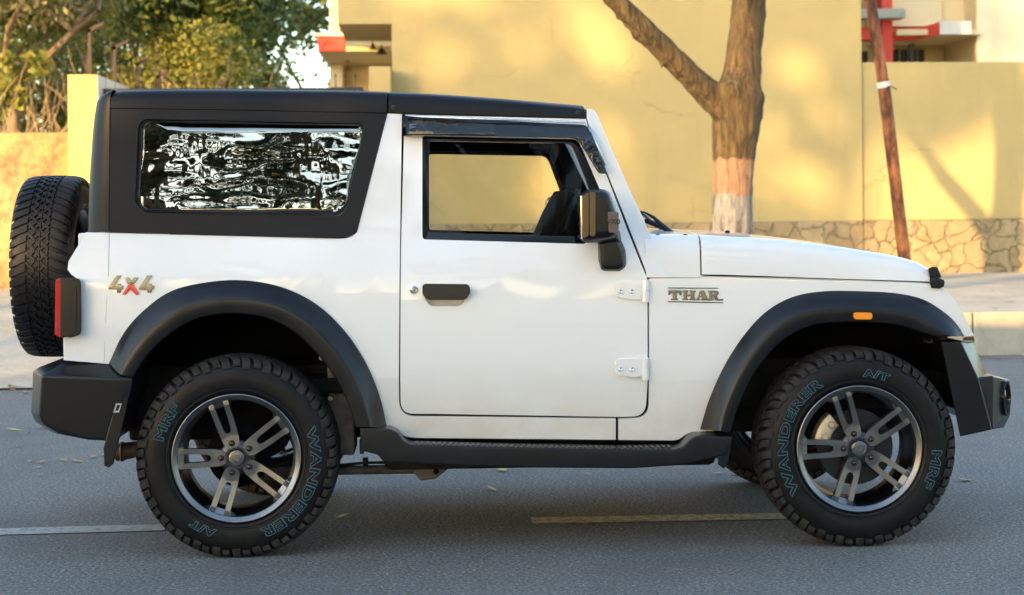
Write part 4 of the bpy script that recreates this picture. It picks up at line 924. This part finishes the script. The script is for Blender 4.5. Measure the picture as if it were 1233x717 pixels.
# ---- bumpers ------------------------------------------------------
def both(pts): return pts + [Vector((p.x, 2*YC-p.y, p.z)) for p in pts]
rb_ = [PY(px, py, Y) for px, py, Y in ((50, 452.5, -.012), (143, 456, -.03), (160, 456, -.02), (158, 470, -.02), (137, 531.5, -.012), (107, 530, -.012), (70, 522, -.005), (52, 511, .0), (47, 500, -.005),
      (76.5, 436.5, .06), (133, 438, .05), (150, 440, .05), (140, 531, .1))]
rb2 = [PY(px, py, Y) for px, py, Y in ((47.5, 442, .22), (39.5, 447.5, .2), (37.5, 497, .2), (42, 507.5, .2), (66, 522.5, .2), (60, 437.5, .3))]
rbm = link('rear_bumper', hull_me(both(rb_+rb2), 'rear_bumper'), 'black_plastic', car, smooth=180); bevel(rbm, .010, 3, 18)
fb1 = [PY(px, py, Y) for px, py, Y in ((1133, 411.7, .0), (1157, 411.7, -.006), (1178, 456, -.006), (1194, 517.6, -.002), (1156, 526, .01), (1150, 470, .02), (1133, 412, .12), (1156, 525.5, .12))]
fb1b = [PY(px, py, Y) for px, py, Y in ((1171.5, 411.7, .10), (1188.5, 451, .10), (1195, 517, .1))]
q = link('bumper_corner', hull_me(fb1+fb1b, 'bumper_corner'), 'black_plastic', None, smooth=180); bcn = q
fb2 = [PY(px, py, Y) for px, py, Y in ((1189, 452.5, .03), (1196, 452.6, .02), (1216, 457.5, .20), (1217, 499, .20), (1209, 515.5, .19), (1195, 517.6, .01), (1178, 455, .004), (1170, 500, .02), (1172, 458, .12))]
fb3 = [PY(px, py, Y) for px, py, Y in ((1160, 411.7, .12), (1170.5, 411.7, .14), (1187, 451, .14), (1172, 456, .12))]
fbm = link('front_bumper', hull_me(both(fb2), 'front_bumper'), 'black_plastic', car, smooth=180); bevel(fbm, .006, 3, 18)
parent_to(bcn, fbm); bevel(bcn, .005, 3, 20); b2 = link('bumper_corner', mirror_me(bcn.data), 'black_plastic', fbm, smooth=180); bevel(b2, .005, 3, 20)
o = link('bumper_beam', hull_me(both(fb3), 'bumper_beam'), 'black_plastic', fbm, smooth=180); bevel(o, .005, 2, 20)
# fog lamp in the corner face
v0 = PY(1195, 485, .03); v1 = PY(1216, 480, .20); nrm = Vector((v1.y-v0.y, -(v1.x-v0.x), 0)).normalized(); tx_ = Vector((v1.x-v0.x, v1.y-v0.y, 0)).normalized()
cen = v0.lerp(v1, .64); cen.z = PY(1208, 479.5, .14).z
bm = bmesh.new(); rows = []
for (r_, dpt) in ((.072, -.004), (.070, .012), (.062, .012), (.056, -.004), (.050, -.006), (.03, .004), (.0005, .006)):
    rows.append([bm.verts.new(cen+nrm*(.004+dpt)+tx_*math.cos(2*math.pi*k/28)*r_*.62+Vector((0, 0, 1))*math.sin(2*math.pi*k/28)*r_*1.0) for k in range(28)])
for a, b in zip(rows, rows[1:]):
    for k in range(28): bm.faces.new((a[k], a[(k+1) % 28], b[(k+1) % 28], b[k]))
link('fog_light', bm2me(bm, 'fog_light'), 'gloss_black', fbm, smooth=60)
# amber lamp sliver between fender and bumper
q = [PY(px, py, Y) for Y in (.07, .12) for px, py in ((1161, 406), (1172, 406), (1174, 410.5), (1159, 410.5))]
link('indicator', hull_me(q, 'indicator'), 'mirror_strip', car)

# ---- tail lights ---------------------------------------------------
tl = [PY(px, py, Y) for Y in (.0, .09) for px, py in rc([(72, 335), (97.5, 335), (98, 404), (72, 407)], [3, 7, 7, 5], 4)]
for k in (0, 1):
    me = hull_me(tl, 'tail_light'); me = mirror_me(me) if k else me
    t_ = link('tail_light', me, 'gloss_black' if False else 'black_plastic', car, smooth=180); bevel(t_, .005, 2, 30)
    me = hull_me([PY(px, py, Y) for Y in (.002, .10) for px, py in rc([(67, 337), (74.5, 334.5), (74, 407), (66, 404)], [2, 2, 2, 3], 3)], 'lens'); me = mirror_me(me) if k else me
    l_ = link('lens', me, 'tail_red', t_, smooth=180); bevel(l_, .003, 2, 30)
    me = bm2me(panel_bm(rc([(81, 344), (92, 344), (92, 396), (81, 396)], 2), thick=.004, step=0, yfun=lambda x, z: -.003), 'cover_plate'); me = mirror_me(me) if k else me
    o = link('cover_plate', me, 'black_plastic', t_, smooth=180); bevel(o, .001)

# ---- side steps ----------------------------------------------------
st_side = [(433, 515.5), (470, 517), (478, 521), (486, 531), (494, 535.5), (600, 538.5), (740, 541), (812, 541.5), (822, 538.5), (833, 528), (840, 524.5), (882, 526.5), (874, 549), (868, 549.5), (840, 556), (814, 561), (760, 564.5), (640, 563.5), (540, 561), (500, 558), (462, 557.5), (455, 548), (435, 543)]
def stp(Yo_, Yi):
    bm = bmesh.new(); pr = [PY(a, b, Yo_) for a, b in st_side]; fo = [bm.verts.new(p) for p in pr]; fi = [bm.verts.new((p.x, Yi, p.z)) for p in pr]; n_ = len(pr)
    es = [bm.edges.new((fo[i], fo[(i+1) % n_])) for i in range(n_)]; bmesh.ops.triangle_fill(bm, use_beauty=True, edges=es)
    es = [bm.edges.new((fi[i], fi[(i+1) % n_])) for i in range(n_)]; bmesh.ops.triangle_fill(bm, use_beauty=True, edges=es)
    for i in range(n_): bm.faces.new((fo[i], fo[(i+1) % n_], fi[(i+1) % n_], fi[i]))
    return bm2me(bm, 'side_step')
me = stp(-.035, .16)
ribs = bmesh.new(); x = PY(500, 536, -.035).x; zt_ = PY(600, 538.5, -.035).z
while x < PY(806, 541, -.035).x:
    zz = float(np.interp(x, [PY(494, 535.5, -.035).x, PY(600, 538.5, -.035).x, PY(740, 541, -.035).x], [PY(494, 535.5, -.035).z, zt_, PY(740, 541, -.035).z])); box_bm(ribs, (x, -.025, zz-.004), (x+.012, .05, zz+.004)); x += .022
rm_ = bm2me(ribs, 'tread_ribs')
for k in (0, 1):
    s_o = link('side_step', me if not k else mirror_me(me), 'black_plastic', car, smooth=180); bevel(s_o, .007, 2, 25)
    link('tread_ribs', rm_ if not k else mirror_me(rm_), 'badge_dark', s_o)
    fl = hull_me([PY(px, py, Y) for Y in (-.03, .12) for px, py in ((872, 525), (882, 526), (876, 560), (871, 564.5), (864, 559), (865, 550))], 'front_mudflap'); o = link('front_mudflap', fl if not k else mirror_me(fl), 'black_plastic', car, smooth=180); bevel(o, .003)
    fl = hull_me([PY(px, py, Y) for Y in (-.02, .22) for px, py in ((150, 463), (157.5, 464), (152, 495), (144, 530), (137, 558), (131.5, 563.5), (125.5, 561), (124.5, 540), (131, 515), (137, 495), (144, 478))], 'mudflap')
    o = link('mudflap', fl if not k else mirror_me(fl), 'black_plastic', car, smooth=180); bevel(o, .004)
    bm = panel_bm([(139.5, 486), (146.5, 486), (143, 497), (136.5, 497)], [[(141, 488), (145, 488), (142, 495), (138.6, 495)]], thick=.003, step=0, yfun=lambda x, z: -.0235); mm = bm2me(bm, 'flap_clip'); link('flap_clip', mm if not k else mirror_me(mm), 'grey_ledge', o)

# ---- underbody -----------------------------------------------------
ub = box('chassis', (-.55, .42, .50), (2.75, 2*YC-.42, .72), 'underbody', car, .02)
for s in (.50, 2*YC-.60): box('frame_rail', (-.5, s, .40), (2.9, s+.10, .54), 'underbody', ub, .015)
a = PY(560, 545, .3); box('fuel_tank', (PY(462, 540, .25).x, .22, PY(470, 566, .25).z), (PY(862, 540, .25).x, 1.5, .50), 'underbody', ub, .03)
hb = hull_me([PY(px, py, Y) for Y in (.33, .43) for px, py in ((494, 552), (545, 552), (546, 560), (524, 577), (506, 579), (499, 570))], 'arm_bracket'); o = link('arm_bracket', hb, 'muddy_metal', ub, smooth=180); bevel(o, .008)
bm = bmesh.new(); q = PY(525, 568, .328); lathe_bm(bm, [(.335, .012), (.325, .011), (.325, .0001)], 14, 'Y', (q.x, 0, q.z)); link('arm_bolt', bm2me(bm, 'arm_bolt'), 'dark_liner', ub)
bm = bmesh.new(); a, b = PY(320, 568, .38), PY(500, 565, .38); tube_bm(bm, [a, b], .019, 10); link('trailing_arm', bm2me(bm, 'trailing_arm'), 'muddy_metal', ub, smooth=60)
bm = bmesh.new(); tube_bm(bm, [PY(380, 563, .42), PY(440, 557.5, .42), PY(480, 557, .42)], .006, 8); q = PY(440, 557, .42); tube_bm(bm, [q+Vector((0, 0, -.015)), q+Vector((0, 0, .02))], .012, 8); link('brake_pipe', bm2me(bm, 'brake_pipe'), 'iron_black', ub, smooth=60)
for hx in (0, 2.45):
    bm = bmesh.new(); tube_bm(bm, [(hx, .18, .39), (hx, 2*YC-.18, .39)], .045, 14); lathe_bm(bm, [(YC+.0, .001), (YC+.02, .11), (YC+.12, .14), (YC+.22, .11), (YC+.25, .001)], 20, 'Y', (hx, 0, .39)); link('axle', bm2me(bm, 'axle'), 'underbody', ub, smooth=60)
bm = bmesh.new(); a = PY(139, 546, .33); tube_bm(bm, [a, a+Vector((.03, 0, .006)), a+Vector((.12, .02, .02)), a+Vector((.25, .05, .05))], [.033, .036, .030, .026], 16, cap=False); lathe_bm(bm, [(a.x+.02, .036), (a.x+.028, .042), (a.x+.036, .036)], 16, 'X', (0, a.y, a.z+.006))
link('exhaust_pipe', bm2me(bm, 'exhaust_pipe'), 'exhaust_rust', car, smooth=60)
box('bump_stop', (PY(433, 560, .2).x, .2, PY(433, 547, .2).z), (PY(438.5, 560, .2).x, .25, PY(433, 530, .2).z), 'iron_black', ub, .003)

# ---- cabin -----------------------------------------------------------
box('cabin_floor', (-.2, .17, .62), (1.9, 2*YC-.17, .68), 'seat_fabric', car, .01)
box('dashboard', (1.46, .17, .95), (1.85, 2*YC-.17, 1.215), 'seat_fabric', car, .05)
for y in (.48, 1.29):
    bm = bmesh.new(); box_bm(bm, (.62, y-.25, .75), (1.15, y+.25, .92)); s_ = link('seat', bm2me(bm, 'seat'), 'seat_fabric', car, smooth=180); bevel(s_, .04)
    me = hull_me([Vector(v) for v in ((.62, y-.24, .88), (.62, y+.24, .88), (.42, y-.20, 1.19), (.42, y+.20, 1.19), (.74, y-.24, .88), (.74, y+.24, .88), (.53, y-.20, 1.21), (.53, y+.20, 1.21))], 'backrest'); o = link('backrest', me, 'seat_fabric', s_, smooth=180); bevel(o, .03)
# steering wheel, nearly edge-on
c0 = PY(664, 256, .48); bm = bmesh.new(); dirv = (PY(684, 222, .48)-PY(650, 284, .48)).normalized(); rr_ = .19; pts = []
cen = PY(667, 259, .48)-Vector((0, 0, .07)); 
for k in range(33):
    t_ = 2*math.pi*k/32; pts.append(cen+dirv*math.cos(t_)*rr_+Vector((0, 1, 0))*math.sin(t_)*rr_)
tube_bm(bm, pts, .016, 10, cap=False); ax_ = dirv.cross(Vector((0, 1, 0))).normalized()
for t_ in (R(180), R(75), R(-75)): tube_bm(bm, [cen, cen+dirv*math.cos(t_)*rr_+Vector((0, 1, 0))*math.sin(t_)*rr_], .016, 8)
swl = link('steering_wheel', bm2me(bm, 'steering_wheel'), 'seat_fabric', car, smooth=60)
me = hull_me([PY(px, py, Y) for Y in (.36, .60) for px, py in ((640, 286), (653, 256), (667, 231), (684, 228), (702, 250), (704, 286))], 'instrument_hood'); link('instrument_hood', me, 'seat_fabric', car, smooth=180)
me = hull_me([PY(px, py, Y) for Y in (1.40, 1.60) for px, py in ((655, 290), (700, 290), (700, 228), (683, 229), (672, 236))], 'quarter_trim'); link('quarter_trim', me, 'gloss_black', car, smooth=180)
# roof lining and pillars' inner trim
box('headliner', (-.45, .22, PY(500, 150, .3).z+.02), (1.30, 2*YC-.22, PY(500, 146, .3).z+.05), 'seat_fabric', car, .01)
for s in (0, 1):
    me = hull_me([PY(px, py, Y) for Y in (.20, .25) for px, py in ((706, 150), (690, 150), (722, 240), (745, 300), (780, 300))], 'pillar_trim'); me = mirror_me(me) if s else me; link('pillar_trim', me, 'seat_fabric', car)

# ---- badges ----------------------------------------------------------
def badge(name, polys, sx, ox, oy, m, par, off=-.004, th=.004):
    bm = bmesh.new()
    for outl, holes in polys:
        f = lambda P: [(ox+x*sx, oy+y*sx) for x, y in P]
        b2 = panel_bm(f(outl), [f(h) for h in holes], off=off, thick=th, step=0); mm = bpy.data.meshes.new('x'); b2.to_mesh(mm); b2.free(); bm.from_mesh(mm)
    o = link(name, bm2me(bm, name), m, par, smooth=180); bevel(o, .0008, 1); return o
T_ = [(180, 245), (380, 245), (380, 315), (352, 315), (345, 288), (308, 285), (308, 368), (332, 370), (332, 387), (220, 387), (220, 370), (247, 368), (247, 285), (213, 288), (205, 312), (180, 312)]
H_ = [(392, 245), (482, 245), (482, 268), (463, 272), (463, 302), (515, 302), (515, 272), (498, 268), (498, 245), (590, 247), (590, 270), (572, 274), (572, 364), (588, 370), (588, 388), (494, 388), (494, 370), (515, 365), (515, 333), (463, 333), (463, 365), (482, 370), (482, 387), (388, 387), (388, 370), (406, 365), (406, 272), (392, 268)]
A_ = [(648, 247), (716, 247), (768, 372), (784, 374), (784, 391), (668, 391), (668, 373), (688, 372), (681, 350), (640, 350), (633, 371), (652, 373), (652, 390), (594, 390), (594, 372), (606, 368)]
R_ = [(765, 250), (895, 250), (924, 264), (930, 285), (924, 312), (902, 326), (926, 374), (1000, 374), (1000, 396), (885, 396), (850, 334), (838, 334), (838, 376), (860, 378), (860, 394), (765, 394), (765, 377), (784, 374), (784, 274), (765, 270)]
badge('lettering', [(T_, []), (H_, []), (A_, [[(648, 325), (676, 325), (662, 283)]]), (R_, [[(838, 274), (868, 275), (876, 290), (868, 306), (838, 306)]])], .0811, 790, 330, 'badge_metal', body)
badge('lettering_line', [([(178, 203), (925, 208), (925, 221), (178, 216)], []), ([(178, 405), (1000, 422), (1000, 436), (178, 419)], [])], .0811, 790, 330, 'badge_dark', body)
sh = lambda P, d: [(x+d, y) for x, y in P]
F4 = [(362, 262), (437, 262), (335, 405), (368, 405), (368, 382), (430, 380), (430, 405), (468, 410), (456, 465), (430, 467), (425, 512), (368, 512), (368, 467), (240, 464), (244, 428)]
badge('lettering', [(F4, []), (sh(F4, 440), []), ([(475, 290), (537, 290), (573, 338), (618, 290), (680, 290), (612, 388), (570, 372), (528, 388)], [])], .0837, 110, 310, 'badge_metal', body)
badge('lettering', [([(569, 382), (612, 396), (690, 530), (684, 542), (640, 542), (565, 462), (490, 542), (450, 542), (444, 532), (526, 396)], [])], .0837, 110, 310, 'red_plastic', body, off=-.005)
tm = text_me('mahindra', .026, offset=.0004, extrude=.0004); q = PS(506.5, 160, -.05); tm.transform(Matrix.Translation((q.x, vy(q.x, q.z)-.002, q.z)) @ Matrix.Rotation(R(90), 4, 'X')); link('lettering', tm, 'badge_metal', doorN)
bm = panel_bm([(492.5, 149.5), (504, 149.3), (500, 151), (496, 151), (497, 152.6), (501, 152.3), (499.5, 154), (493.3, 155.5)], thick=.001, step=0, yfun=lambda x, z: vy(x, z)-.002); link('emblem', bm2me(bm, 'emblem'), 'badge_metal', doorN)

# ---- wheels ------------------------------------------------------------
def torus_profile():                     # (axial, radius) outer face at 0, inner at .255
    P = [(.030, .243), (.012, .252), (.004, .262), (.0015, .268), (.0045, .272), (.001, .285), (-.001, .305), (.0, .325), (.004, .342), (.012, .358), (.024, .374), (.042, .385), (.07, .388), (.1275, .389)]
    return P + [(.255-a, r_) for a, r_ in P[-2::-1]]
def tyre_me():
    bm = bmesh.new(); lathe_bm(bm, torus_profile(), 128, 'Y'); lathe_bm(bm, [(-.0015, .2755), (-.003, .2765), (-.0015, .2775)], 128, 'Y'); return bm2me(bm, 'tyre')
def tread_me(rad_top=WR, N=58, seed=2):
    bm = bmesh.new(); rnd = random.Random(seed)
    ribs_ = [(.040, .082, 0, 1), (.088, .122, .33, 0), (.127, .1285+.0, .66, 0)]
    def block(lat, a0, a1, skew, r_in):
        # lat: list of (y, r)
        rows = []
        for (y, rr) in lat:
            sk = skew*(y-lat[0][0]); row = []
            for (a, d) in ((a0, r_in), (a0+.06*(a1-a0), 0), (a1-.06*(a1-a0), 0), (a1, r_in)):
                rad_ = rr-d; row.append(bm.verts.new((math.cos(a+sk)*rad_, y, math.sin(a+sk)*rad_)))
            rows.append(row)
        for a, b in zip(rows, rows[1:]):
            for i in range(3): bm.faces.new((a[i], a[i+1], b[i+1], b[i]))
        # end caps down to the carcass
        for row, dy in ((rows[0], -.001), (rows[-1], .001)):
            bm.faces.new((row[0], row[1], row[2], row[3]))
    st = 2*math.pi/N
    for k in range(N):
        a = k*st
        for mir_ in (0, 1):
            Y = (lambda v: v) if not mir_ else (lambda v: .255-v)
            off = st*.5*mir_
            w_ = st*(.80 if k % 2 else .72)
            # shoulder block wrapping down onto the sidewall
            lg = .358 if k % 2 else .366
            lat = [(Y(.0015 if k % 2 else .006), lg), (Y(.0065), .376), (Y(.016), .3865), (Y(.032), .3925), (Y(.056), .3955), (Y(.078), .3965)]
            block(lat, a+off, a+off+w_, (4.0 if not mir_ else -4.0)*.25, .0065)
            for h_ in (0, 1):
                o_ = off+st*(.25+.5*h_)
                block([(Y(.085), .3965), (Y(.100), .397), (Y(.116), .397)], a+o_+.02*h_, a+o_+st*.42, 2.4*(1 if h_ else -1), .013)
        block([(.119, .3972), (.1275, .3974), (.136, .3972)], a, a+st*.40, 3.0, .013); block([(.119, .3972), (.1275, .3974), (.136, .3972)], a+st*.5, a+st*.92, -3.0, .013)
        block([(.140, .397), (.148, .397)], a+st*.2, a+st*.65, -2.0, .013)
    bmesh.ops.recalc_face_normals(bm, faces=bm.faces); return bm2me(bm, 'tread')
def bent_text(s, cang, rad=.300, size=.050, sp=1.12, face=-.0012, arc=1.0, bold=.0018):
    tm = text_me(s, size, outline=.0012, spacing=sp, offset=bold)
    for v in tm.vertices:
        th = R(cang) - v.co.x*(1.62 if len(s) > 3 else 1.5)/rad; r_ = rad+v.co.y*1.0; v.co = Vector((math.cos(th)*r_, face-.0008+v.co.z, math.sin(th)*r_))
    return tm
TY, TR = tyre_me(), tread_me()
def wheel_meshes():
    W = {}
    bm = bmesh.new()                      # rim: lip, barrel, inner lip
    lathe_bm(bm, [(.026, .247), (.010, .2485), (.003, .2515), (.000, .249), (.000, .246), (.0045, .2425), (.0065, .2300), (.011, .2275), (.030, .2255)], 96, 'Y'); W['rim_lip'] = bm2me(bm, 'rim_lip')
    bm = bmesh.new(); lathe_bm(bm, [(.030, .2256), (.038, .224), (.060, .219), (.12, .212), (.2, .212), (.235, .232), (.240, .246)], 96, 'Y'); W['rim_barrel'] = bm2me(bm, 'rim_barrel')
    # one spoke pair, pointing along +x; flat trace then dished
    bm = bmesh.new()
    out_ = [(.041, -.014), (.047, -.024), (.058, -.0300), (.075, -.0330), (.12, -.0360), (.20, -.0385), (.238, -.0400), (.238, -.0200), (.200, -.0180), (.135, -.0155), (.112, -.0135), (.102, -.008), (.099, 0), (.102, .008), (.112, .0140), (.135, .0155), (.200, .0180), (.238, .0200), (.238, .0400), (.20, .0385), (.12, .0360), (.075, .0325), (.058, .0300), (.047, .024), (.041, .014)]
    out_ = rc(out_, .004, 2)
    fill2d(bm, [out_], lambda a, b: Vector((a, 0, b)))
    for k in np.arange(.05, .235, .02): bmesh.ops.bisect_plane(bm, geom=bm.verts[:]+bm.edges[:]+bm.faces[:], plane_co=(k, 0, 0), plane_no=(1, 0, 0), dist=1e-5)
    bmesh.ops.remove_doubles(bm, verts=bm.verts, dist=1e-5)
    dish = lambda x: float(np.interp(x, [.04, .09, .16, .21, .238], [.018, .020, .014, .008, .010]))
    for v in bm.verts: v.co.y = dish(v.co.x)
    r_ = bmesh.ops.extrude_face_region(bm, geom=bm.faces[:])
    for g in r_['geom']:
        if isinstance(g, bmesh.types.BMVert): g.co.y += .030
    base = bm2me(bm, 'spoke')
    W['spoke'] = base
    # bright bent foot between the legs where the spoke meets the lip
    bm = bmesh.new(); 
    A_ = [bm.verts.new(p) for p in ((.214, .040, -.058), (.206, .024, -.042), (.206, .022, .042), (.214, .040, .058))]; B_ = [bm.verts.new(p) for p in ((.222, .016, -.064), (.229, .0105, -.042), (.229, .0105, .042), (.222, .016, .064))]
    for i in range(3): bm.faces.new((A_[i], A_[i+1], B_[i+1], B_[i]))
    W['spoke_foot'] = bm2me(bm, 'spoke_foot')
    bm = bmesh.new(); lathe_bm(bm, [(.055, .075), (.030, .072), (.022, .060), (.018, .046), (.019, .034), (.030, .034)], 48, 'Y'); W['hub'] = bm2me(bm, 'hub')
    bm = bmesh.new(); lathe_bm(bm, [(.030, .033), (.012, .0325), (.008, .030), (.0065, .024), (.008, .0225), (.007, .012), (.0065, .0001)], 40, 'Y'); W['hub_cap'] = bm2me(bm, 'hub_cap')
    bm = bmesh.new()
    for pl in ([(-.017, .004), (-.004, .014), (.012, .016), (.004, .006), (-.006, .002)], [(-.012, -.002), (.002, .002), (.014, .010), (.010, -.004), (.004, -.015), (-.002, -.007)]):
        vs = [bm.verts.new((x, .0045, z_)) for x, z_ in pl]; f = bm.faces.new(vs); e = bmesh.ops.extrude_face_region(bm, geom=[f])
        for g in e['geom']:
            if isinstance(g, bmesh.types.BMVert): g.co.y += .004
    W['emblem'] = bm2me(bm, 'emblem')
    bm = bmesh.new(); lathe_bm(bm, [(.032, .0125), (.022, .0125), (.020, .0118), (.018, .0118), (.018, .0085), (.0085, .0080), (.006, .0055), (.0055, .0001)], 20, 'Y'); W['lug_nut'] = bm2me(bm, 'lug_nut')
    bm = bmesh.new(); lathe_bm(bm, [(.095, .0001), (.09, .05), (.075, .06), (.074, .150), (.076, .152), (.094, .152), (.096, .150), (.10, .02)], 64, 'Y'); W['brake_disc'] = bm2me(bm, 'brake_disc')
    bm = bmesh.new(); lathe_bm(bm, [(.20, .0001), (.14, .10), (.10, .125), (.10, .08)], 48, 'Y'); W['drum'] = bm2me(bm, 'drum')
    return W
WM = wheel_meshes()
def caliper_me():
    bm = bmesh.new(); rows = []
    for k in range(9):
        t_ = R(128+k*5.6); rows.append([bm.verts.new((math.cos(t_)*r_, y, math.sin(t_)*r_)) for r_, y in ((.105, .070), (.112, .052), (.150, .050), (.172, .060), (.172, .12), (.105, .12))])
    for a, b in zip(rows, rows[1:]):
        for i in range(6): bm.faces.new((a[i], a[(i+1) % 6], b[(i+1) % 6], b[i]))
    bm.faces.new(rows[0]); bm.faces.new(rows[-1])
    for t_ in (R(138), R(162)): lathe_bm(bm, [(.060, .016), (.046, .015), (.044, .010), (.044, .0001)], 14, 'Y', (math.cos(t_)*.135, 0, math.sin(t_)*.135))
    return bm2me(bm, 'caliper')
CAL = caliper_me()
def wheel(x, far, front, letters, rot=0, spare=None):
    hubm = WM['hub'].copy()
    w_ = link('wheel' if not spare else 'spare_wheel', hubm, 'rim_dark', None, smooth=50)
    if spare: w_.matrix_world = spare
    else: w_.matrix_world = Matrix.Translation((x, 0 if not far else 2*YC, .39+.0)) @ (Matrix.Rotation(math.pi, 4, 'Z') if far else Matrix.Identity(4))
    mw = w_.matrix_world.copy(); w_.parent = car; w_.matrix_parent_inverse = Matrix.Translation(-car.location); w_.matrix_basis = mw
    def sub(name, me, m, sm_=50, rm=None, b=0):
        o = link(name, me, m, w_, smooth=sm_, local=True)
        if rm is not None: o.rotation_euler = (0, rm, 0)
        if b: bevel(o, b, 2, 40)
        return o
    sub('tyre', TY.copy(), 'tyre_rubber' if not spare else 'spare_rubber', 40); t2 = sub('tread', TR.copy(), 'tread_rubber' if not spare else 'spare_rubber', 30)
    sub('rim', WM['rim_lip'].copy(), 'rim_metal', 60); sub('rim_barrel', WM['rim_barrel'].copy(), 'rim_dark', 60)
    for k, a in enumerate((180, 108, 36, -36, -108)):
        sub('spoke', WM['spoke'].copy(), 'spoke_metal', 180, -R(a), .003)
        sub('spoke_foot', WM['spoke_foot'].copy(), 'rim_metal', 30, -R(a))
        o = sub('lug_nut', WM['lug_nut'].copy(), 'nut_metal', 40); t_ = R(a); o.location = (math.cos(t_)*.0605, -.004, math.sin(t_)*.0605)
    sub('hub_cap', WM['hub_cap'].copy(), 'spoke_metal', 40); sub('emblem', WM['emblem'].copy(), 'rim_metal', 30)
    if front:
        sub('brake_disc', WM['brake_disc'].copy(), 'disc_metal', 40); sub('caliper', CAL.copy(), 'caliper_metal', 40, b=.004)
    else: sub('brake_drum', WM['drum'].copy(), 'dark_liner', 40)
    if letters:
        for s, a, sz, rr in letters: sub('lettering', bent_text(s, a, rr, sz), 'tyre_letter', 180)
    return w_
LR = [('WANDERER', -25, .052, .3065), ('MRF', 152, .052, .3065), ('A/T', -116, .040, .300)]
LF = [('WANDERER', 167, .052, .3065), ('MRF', -16, .052, .3065), ('A/T', 77, .040, .300)]
wheel(0.0, False, False, LR); wheel(2.45, False, True, LF); wheel(0.0, True, False, None); wheel(2.45, True, True, None)
# spare on the tailgate, axle along the car
sp0 = PY(102, 322, YC*.96); sp1 = PY(21, 322, YC*.96)
ms = Matrix.Translation((sp0.x-.256, YC+.02, PY(60, 321.5, YC-.1).z)) @ Matrix.Rotation(R(-90), 4, 'Z')
spw = wheel(0, False, False, None, spare=ms)
box('spare_carrier', (sp0.x-.14, YC-.10, .95), (xr+.05, YC+.10, 1.2), 'iron_black', car, .02)
